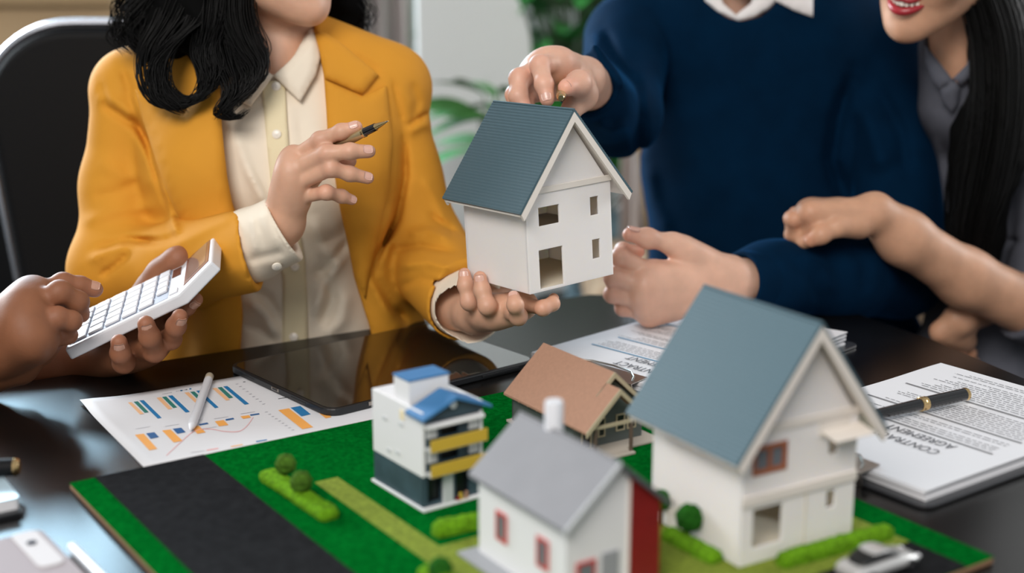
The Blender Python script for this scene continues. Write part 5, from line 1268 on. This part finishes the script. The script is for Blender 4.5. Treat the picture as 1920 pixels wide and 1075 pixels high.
thenar = Cap(P(1090, 175, 1.475), P(1072, 205, 1.455), .0135, .012)
armC = G([Cap(P(1092, 150, 1.535), P(1160, 215, 1.78), .026, .036), Cap(P(1160, 215, 1.78), P(1178, 70, 1.94), .036, .045)], .01)
hD = hand(P(1372, 528, 1.556), PL([(1222, 512, 1.520), (1208, 536, 1.508), (1208, 562, 1.510), (1218, 590, 1.520)]),
          [PL([(1163, 482, 1.512), (1168, 470, 1.538), (1196, 472, 1.552)]), PL([(1150, 520, 1.508), (1152, 528, 1.538), (1185, 528, 1.552)]),
           PL([(1149, 552, 1.512), (1156, 556, 1.540), (1190, 556, 1.552)]), PL([(1168, 578, 1.522), (1174, 580, 1.545), (1200, 580, 1.556)])],
          PL([(1320, 500, 1.55), (1262, 458, 1.532), (1214, 447, 1.522), (1180, 440, 1.515)]), tk=.86, r=.0100, palm=.0140, wr=.030, up=TOCAM, kp=.014)
thD = G([Cap(P(1355, 515, 1.555), P(1284, 470, 1.538), .022, .0155), Cap(P(1340, 540, 1.553), P(1245, 575, 1.535), .024, .017)], .02)
armD = G([Cap(P(1372, 528, 1.560), P(1440, 527, 1.598), .0275, .0285), Cap(P(1440, 527, 1.598), P(1560, 522, 1.66), .0285, .036), Cap(P(1560, 522, 1.66), P(1690, 520, 1.80), .036, .042), Cap(P(1690, 520, 1.80), P(1675, 100, 1.94), .045, .05)], .01)
bodyM = G([G([hdM, neckM], .02), Ell(P(1430, 230, 1.975), (.16, .09, .19)), G([hC, thenar], .01), armC, G([hD, thD], .012), armD], .006)
attach(sculpt('body', bodyM, .0021, 'skin_pink', None), W2_)
nails(W2_, [((1026, 186, 1.418), (1020, 158, 1.425), (-.15, -.9, .35), .0080), ((1063, 164, 1.420), (1085, 156, 1.438), (.1, -.85, .5), .0090), ((1181, 440, 1.515), (1214, 447, 1.522), (-.2, -.3, .95), .0098)])
sw_t = G([Cap(P(1195, 62, 1.965), P(1672, 78, 1.965), .062), Cap(P(1300, 20, 1.97), P(1480, 20, 1.97), .062), Ell(P(1435, 200, 1.97), (.19, .118, .23)), Ell(P(1435, 470, 1.955), (.172, .115, .22)), Ell(P(1435, 700, 1.97), (.18, .13, .15))], .06)
NK = [(1290, -90), (1322, -5), (1340, 18), (1362, 32), (1387, 38), (1425, 30), (1448, 12), (1465, -20), (1480, -90)]
sw_full = G([sw_t, Cap(P(1392, 60, 1.975), P(1388, -35, 1.968), .060, .058)], .04); sw_t = Sub(G([sw_t, Ell(P(1560, 660, 1.96), (.14, .12, .12))], .06), Opening(NK, 1.985), .004)
slC = G([Cap(P(1178, 70, 1.94), P(1160, 215, 1.78), .062, .052), Cap(P(1160, 215, 1.78), P(1096, 156, 1.560), .050, .036)], .03)
pc = P(1092, 152, 1.55)-P(1160, 215, 1.78); slC = Sub(Isect(slC, Plane(P(1100, 158, 1.575), pc)), Cap(P(1106, 163, 1.60), P(1080, 140, 1.50), .031, .032))
slD = G([Cap(P(1672, 92, 1.95), P(1685, 500, 1.80), .064, .060), Cap(P(1685, 515, 1.80), P(1575, 514, 1.67), .058, .053), Cap(P(1575, 514, 1.67), P(1450, 524, 1.605), .053, .042), Cap(P(1450, 524, 1.605), P(1360, 528, 1.560), .042, .0305)], .03)
slD = Sub(Isect(slD, Plane(P(1391, 530, 1.566), P(1360, 528, 1.556)-P(1480, 526, 1.61))), Cap(P(1410, 529, 1.575), P(1350, 528, 1.55), .0305, .032))
swt = Folds(G([sw_t, slC, slD], .014),
  [([(1600, 130), (1572, 220), (1560, 300), (1590, 400)], 14, -.018), ([(1600, 170), (1640, 260), (1660, 330)], 22, .014), ([(1640, 150), (1690, 250), (1700, 330)], 14, -.010), ([(1105, 60), (1130, 120), (1175, 170)], 11, .012), ([(1130, 50), (1155, 110), (1195, 170)], 9, -.010), ([(1190, 120), (1200, 220), (1195, 300)], 12, -.010), ([(1115, 230), (1150, 245), (1185, 230)], 10, .006),
   ([(1430, 487), (1442, 520), (1445, 580)], 6, -.004), ([(1500, 470), (1545, 500), (1570, 560)], 10, .004), ([(1470, 480), (1520, 520), (1540, 580)], 10, -.004), ([(1590, 455), (1620, 500), (1620, 560)], 12, -.004), ([(1210, 300), (1225, 380), (1260, 450)], 16, .006), ([(1380, 300), (1400, 380), (1380, 460)], 30, .003), ([(1620, 370), (1590, 400), (1560, 440)], 14, .007)], wob=.0012, wf=30)
attach(sculpt('sweater', swt, .0036, 'sweater', None), W2_)
cuf = Sub(Isect(Isect(Cap(P(1460, 526, 1.60), P(1360, 528, 1.556), .0400, .0345), Plane(P(1389, 530, 1.566), P(1360, 528, 1.556)-P(1480, 526, 1.61))), Plane(P(1432, 528, 1.59), P(1480, 526, 1.61)-P(1360, 528, 1.556))), Cap(P(1440, 527, 1.59), P(1350, 528, 1.55), .0300, .0300))
attach(sculpt('ribbed_cuff', cuf, .0018, 'sweater', None), W2_)
shM = G([Ell(P(1430, 200, 1.975), (.165, .10, .19)), Cap(P(1392, 60, 1.975), P(1388, -35, 1.968), .062, .060)], .03)
shM = Sub(shM, Ell(P(1386, -30, 1.915), (.048, .075, .065)), .006)
attach(sculpt('shirt', shM, .0036, 'white_cloth', None), W2_)
cp('shirt_collar', [(1314, -28), (1322, 2), (1345, 21), (1384, 39), (1380, 28), (1356, 6), (1345, -28)], sw_full, -.004, .004, 'white_cloth', W2_, y0=1.5, lift=.004, res=6)
cp('shirt_collar', [(1384, 39), (1412, 32), (1440, 16), (1462, -4), (1440, -28), (1420, -28), (1408, 6), (1380, 28)], sw_full, -.004, .004, 'white_cloth', W2_, y0=1.5, lift=.004, res=6)
cp('shirt_collar', [(1430, -28), (1455, 2), (1490, 20), (1524, 32), (1525, -28)], sw_full, .003, .003, 'white_cloth', W2_, y0=1.5, lift=.005, res=7)
head_extras(W2_, LM, RM, 1.06, parent_skin='skin_pink')
for o in [x for x in C.objects if x.parent is W2_ and x.name.split('.')[0] in ('eye', 'lip', 'tooth', 'eyelid', 'eyebrow')]: o.matrix_parent_inverse = Matrix.Translation(W2_.location).inverted()
attach(sculpt('hair', Folds(Sub(Ell(LM(0, .018, .048), (.092, .108, .098), RM), G([Ell(LM(0, -.115, -.03), (.07, .085, .105), RM)], .01), .02), [], wob=.003, wf=150), .005, 'hair_mass', None), W2_)
legsM = G([Cap((.26, 2.02, .50), (.22, 1.62, .52), .085, .065), Cap((.48, 2.02, .50), (.52, 1.62, .52), .085, .065), Cap((.22, 1.62, .52), (.2, 1.68, .09), .06, .045), Cap((.52, 1.62, .52), (.54, 1.68, .09), .06, .045), Ell((.37, 2.03, .52), (.19, .13, .10))], .04)
attach(sculpt('trousers', legsM, .009, 'dark_trousers', None), W2_)
attach(sculpt('shoes', G([Cap((.2, 1.69, .045), (.18, 1.50, .035), .045, .036), Cap((.54, 1.69, .045), (.56, 1.5, .035), .045, .036)], .02), .007, 'black', None), W2_)
# his pen
a = P(1052, 184, 1.395); b = P(1052, 150, 1.52); d = b-a; d /= np.linalg.norm(d)
mp = thing('metal_pen', 'gold pen end pointing from the hand above the held model house', 'pen', a)
bq = MB(); bq.tube([along(0), along(.002), along(.006), along(.008)], [.0028, .0042, .0046, .0040], 24); bq.build('end_knob', 'gold', mp, smooth=True)
bq = MB(); bq.tube([along(.008), along(.012), along(.11)], [.0040, .0052, .0050], 24); bq.build('barrel', 'gold_soft', mp, smooth=True)

# ---------------------------------------------------------------- woman on the right
W3 = thing('person', 'smiling woman with long straight black hair and grey shirt leaning on the man', 'person', (.63, 1.82, .45))
hdW, LW, RW = head_parts(P(1762, -99, 1.73), math.radians(-38), math.radians(8), math.radians(10), smile=True, s=.96)
neckW = G([Cap(P(1815, 130, 1.80), P(1800, -40, 1.79), .047, .046)], .03)
hE = hand(P(1640, 398, 1.615), PL([(1520, 398, 1.592), (1514, 402, 1.612), (1518, 396, 1.630), (1530, 395, 1.648)]),
          [PL([(1488, 412, 1.600), (1486, 440, 1.612), (1496, 466, 1.622)]), PL([(1484, 410, 1.622), (1484, 440, 1.634), (1494, 465, 1.642)]),
           PL([(1492, 402, 1.642), (1488, 430, 1.652), (1496, 455, 1.658)]), PL([(1505, 400, 1.660), (1500, 425, 1.668), (1506, 448, 1.672)])],
          PL([(1610, 420, 1.600), (1570, 425, 1.585), (1540, 440, 1.578), (1520, 452, 1.580)]), r=.0082, palm=.0120, wr=.0245, up=None)
hE = G([hE, Cap(P(1635, 405, 1.61), P(1540, 412, 1.60), .020, .014), Cap(P(1535, 415, 1.595), P(1508, 455, 1.60), .0105, .008)], .012)
armE = G([Cap(P(1640, 398, 1.615), P(1695, 446, 1.63), .0245, .0315), Cap(P(1695, 446, 1.63), P(1809, 521, 1.665), .0315, .0350), Cap(P(1809, 521, 1.665), P(1960, 592, 1.70), .0350, .038), Cap(P(1960, 592, 1.70), P(1995, 260, 1.80), .038, .042)], .02)
hF = hand(P(1800, 600, 1.70), PL([(1762, 622, 1.70), (1778, 628, 1.71), (1796, 634, 1.72), (1812, 640, 1.73)]),
          [PL([(1756, 648, 1.71), (1758, 668, 1.72), (1762, 684, 1.73)]), PL([(1776, 654, 1.72), (1780, 674, 1.73), (1784, 690, 1.74)]), PL([(1798, 660, 1.73), (1802, 680, 1.74), (1806, 695, 1.75)]), PL([(1820, 662, 1.74), (1826, 680, 1.75), (1830, 690, 1.76)])],
          None, r=.0078, palm=.0112, wr=.020)
armF = Cap(P(1800, 600, 1.70), P(1868, 558, 1.83), .020, .032)
armF2 = Cap(P(1868, 558, 1.83), P(1818, 230, 1.87), .032, .034)
bodyG = G([G([hdW, neckW], .02), Ell(P(1915, 380, 1.88), (.105, .07, .16)), hE, armE, hF, armF, armF2], .008)
attach(sculpt('body', bodyG, .0022, 'skin_tan', None), W3)
gs_t = G([Cap(P(1815, 200, 1.86), P(1990, 205, 1.82), .050), Ell(P(1915, 330, 1.86), (.130, .092, .16)), Ell(P(1905, 540, 1.85), (.125, .095, .17)), Ell(P(1895, 740, 1.85), (.17, .12, .13)), Cap(P(1812, 190, 1.81), P(1808, 90, 1.80), .062, .058)], .04)
gs_t = Sub(gs_t, G([Ell(P(1792, 75, 1.755), (.040, .055, .058))], .01), .006)
gsl = Sub(Isect(Cap(P(1998, 230, 1.80), P(1970, 585, 1.71), .055, .054), Plane(P(1966, 640, 1.69), (0, -.2, -1))), Cap(P(1960, 600, 1.70), P(1955, 690, 1.68), .05, .052))
gsl2 = Cap(P(1812, 230, 1.86), P(1868, 555, 1.825), .044, .042)
gsl3 = Isect(G([Cap(P(1995, 500, 1.74), P(1925, 560, 1.69), .058, .0475), Cap(P(1890, 558, 1.683), P(1965, 594, 1.702), .0440, .050)], .01), Plane(P(1916, 570, 1.690), P(1809, 521, 1.665)-P(1960, 592, 1.70)))
gsh = Folds(G([gs_t, gsl, gsl2, gsl3], .015), [([(1750, 250), (1770, 330), (1800, 420)], 8, .005), ([(1900, 260), (1890, 340), (1870, 440)], 10, .005), ([(1910, 240), (1900, 330), (1885, 420)], 6, -.004), ([(1870, 440), (1890, 455), (1915, 450)], 6, -.006), ([(1880, 360), (1905, 340), (1920, 345)], 6, -.004)], wob=.001, wf=50)
attach(sculpt('shirt', gsh, .0038, 'grey_shirt', None), W3)
nkG = G([gs_t, Cap(P(1812, 190, 1.81), P(1808, 60, 1.80), .062, .06)], .02)
cp('shirt_collar', [(1733, 84), (1745, 95), (1788, 152), (1762, 168), (1748, 150), (1736, 118)], nkG, .006, .003, 'grey_shirt', W3, y0=1.5, lift=.004, res=7)
cp('shirt_collar', [(1786, 148), (1812, 122), (1830, 78), (1838, 90), (1826, 140), (1800, 160), (1792, 150)], nkG, .006, .003, 'grey_shirt', W3, y0=1.5, lift=.004, res=7)
cp('placket', [(1762, 165), (1788, 146), (1800, 165), (1795, 195), (1785, 212), (1768, 190)], nkG, .004, .003, 'grey_shirt', W3, y0=1.5, lift=.004, res=7)
head_extras(W3, LW, RW, .96, 'lips', True, 'skin_tan')
for o in [x for x in C.objects if x.parent is W3 and x.name.split('.')[0] in ('eye', 'lip', 'tooth', 'eyelid', 'eyebrow')]: o.matrix_parent_inverse = Matrix.Translation(W3.location).inverted()
capW = Sub(Ell(LW(0, .018, .045), (.088, .108, .100), RW), G([Ell(LW(-.01, -.11, -.02), (.060, .085, .100), RW)], .01), .02)
massW = Folds(G([capW, Cap(P(1850, -60, 1.75), P(1872, 120, 1.74), .030, .030), Cap(P(1872, 120, 1.74), P(1858, 300, 1.725), .032, .034), Cap(P(1858, 300, 1.725), P(1828, 470, 1.715), .036, .022), Cap(P(1850, -60, 1.79), P(1882, 60, 1.79), .045, .036), Cap(P(1840, 250, 1.73), P(1822, 440, 1.725), .036, .026), Cap(P(1830, 440, 1.73), P(1835, 560, 1.74), .028, .018)], .03), [], wob=.0015, wf=120)
attach(sculpt('hair', massW, .004, 'hair_mass', None), W3)
gw = [(H([(1830, -60, 1.72, .03), (1868, 60, 1.71, .034), (1870, 200, 1.695, .036), (1848, 330, 1.69, .036), (1826, 430, 1.69, .028), (1822, 520, 1.70, .018)]), 340, .001),
      (H([(1830, -60, 1.73, .02), (1848, 60, 1.72, .022), (1845, 180, 1.70, .02), (1815, 300, 1.70, .018), (1800, 420, 1.70, .014)]), 110, .001),
      (H([(1840, -60, 1.73, .03), (1890, 60, 1.72, .03), (1900, 160, 1.71, .026), (1888, 280, 1.70, .022), (1865, 400, 1.70, .014)]), 160, .001),
      (H([(1832, 40, 1.745, .014), (1845, 130, 1.730, .012), (1818, 220, 1.725, .014), (1796, 330, 1.73, .014), (1792, 420, 1.735, .014), (1800, 500, 1.74, .012)]), 120, .001)]
attach(hair_locks('hair_strands', gw, W3, seed=5), W3)
legsW = G([Cap((.60, 1.86, .50), (.62, 1.50, .50), .075, .06), Cap((.80, 1.86, .50), (.84, 1.52, .50), .075, .06), Cap((.62, 1.50, .5), (.62, 1.56, .08), .055, .04), Cap((.84, 1.52, .5), (.86, 1.58, .08), .055, .04), Ell((.68, 1.87, .52), (.17, .12, .10))], .04)
attach(sculpt('trousers', legsW, .009, 'dark_trousers', None), W3)
attach(sculpt('shoes', G([Cap((.62, 1.57, .04), (.62, 1.40, .03), .038, .03), Cap((.86, 1.59, .04), (.86, 1.42, .03), .038, .03)], .02), .007, 'black', None), W3)

# ---------------------------------------------------------------- person with the calculator
P_ = P
def P(px, py, y): return P_(px, py, y*K4)
W4 = thing('person', 'person at the left border with brown hands tapping a white calculator', 'person', (-1.12, 1.05, .45))
hG = hand(P(-45, 655, 1.235), PL([(62, 556, 1.240), (48, 580, 1.215), (50, 612, 1.200), (62, 640, 1.195)]),
          [PL([(118, 532, 1.255), (150, 537, 1.262), (178, 543, 1.266)]), PL([(112, 548, 1.222), (146, 566, 1.232), (152, 590, 1.240)]),
           PL([(108, 596, 1.205), (134, 602, 1.212), (128, 618, 1.224)]), PL([(112, 612, 1.222), (128, 628, 1.232), (118, 636, 1.245)])],
          PL([(-20, 690, 1.235), (40, 690, 1.235), (80, 655, 1.245), (102, 640, 1.256)]), r=.0103, palm=.0178, wr=.032, up=(.1, -.75, .65), kp=.02)
hG = G([hG, Cap(P(-40, 690, 1.23), P(60, 640, 1.215), .025, .021)], .02)
armG = Cap(P(-45, 655, 1.235), P(-330, 820, 1.18), .031, .042)
hH = hand(P(150, 672, 1.345), PL([(222, 658, 1.300), (246, 650, 1.300), (272, 640, 1.303), (292, 622, 1.312)]),
          [PL([(232, 680, 1.262), (226, 662, 1.243), (223, 642, 1.236)]), PL([(290, 658, 1.262), (281, 632, 1.244), (274, 608, 1.238)]),
           PL([(320, 636, 1.272), (330, 612, 1.252), (337, 594, 1.246)]), PL([(332, 598, 1.300), (350, 576, 1.285), (368, 562, 1.280)])],
          PL([(215, 640, 1.350), (262, 570, 1.375), (304, 514, 1.372), (337, 483, 1.362)]), tk=1.12, r=.0103, palm=.0173, wr=.030, kp=.02)
hH = G([hH, Cap(P(185, 660, 1.34), P(285, 650, 1.29), .020, .015), Cap(P(285, 535, 1.38), P(330, 490, 1.366), .0150, .0140)], .012)
armH = Cap(P(150, 672, 1.345), P(-260, 720, 1.30), .031, .042)
bodyL = G([hG, armG, hH, armH], .006)
attach(sculpt('body', bodyL, .0021, 'skin_brown', None), W4)
nails(W4, [((178, 543, 1.266), (150, 537, 1.262), (.1, -.6, .8), .0084), ((223, 642, 1.236), (226, 662, 1.243), (.25, -1, .2), .0082), ((274, 608, 1.238), (281, 632, 1.244), (.25, -1, .2), .0084), ((337, 594, 1.246), (330, 612, 1.252), (.6, -.8, .2), .0082), ((368, 562, 1.280), (350, 576, 1.285), (.35, -.8, -.3), .0074)], 'nail_brown')
slv = G([Cap(P(-230, 762, 1.20), (-1.02, 1.0, .88), .048, .055), Cap((-1.02, 1.0, .88), (-1.12, .98, 1.12), .055, .06), Cap(P(-180, 712, 1.31), (-1.0, 1.30, .88), .046, .055), Cap((-1.0, 1.30, .88), (-1.12, 1.36, 1.12), .055, .06),
         Cap((-1.13, .98, 1.14), (-1.13, 1.36, 1.14), .06), Ell((-1.14, 1.17, 1.0), (.11, .18, .2)), Ell((-1.15, 1.17, .7), (.12, .17, .22))], .04)
attach(sculpt('shirt', slv, .006, 'dark_shirt', None), W4)
hdL, LL, RL = head_parts((-1.08, 1.17, 1.40), math.radians(85), math.radians(10), 0, s=1.03)
attach(sculpt('head', G([hdL, Cap((-1.12, 1.17, 1.15), (-1.11, 1.17, 1.34), .055, .054)], .02), .004, 'skin_brown', None), W4)
head_extras(W4, LL, RL, 1.03, parent_skin='skin_brown')
for o in [x for x in C.objects if x.parent is W4 and x.name.split('.')[0] in ('eye', 'lip', 'tooth', 'eyelid', 'eyebrow')]: o.matrix_parent_inverse = Matrix.Translation(W4.location).inverted()
attach(sculpt('hair', Sub(Ell(LL(0, .018, .048), (.09, .106, .096), RL), G([Ell(LL(0, -.115, -.03), (.07, .085, .105), RL)], .01), .02), .006, 'hair_mass', None), W4)
attach(sculpt('trousers', G([Cap((-1.12, 1.08, .5), (-.75, 1.05, .5), .08, .065), Cap((-1.12, 1.27, .5), (-.75, 1.30, .5), .08, .065), Cap((-.75, 1.05, .5), (-.8, 1.04, .08), .055, .04), Cap((-.75, 1.3, .5), (-.8, 1.3, .08), .055, .04)], .04), .01, 'dark_trousers', None), W4)
attach(sculpt('shoes', G([Cap((-.8, 1.04, .04), (-.64, 1.03, .03), .04, .03), Cap((-.8, 1.3, .04), (-.64, 1.31, .03), .04, .03)], .02), .008, 'black', None), W4)
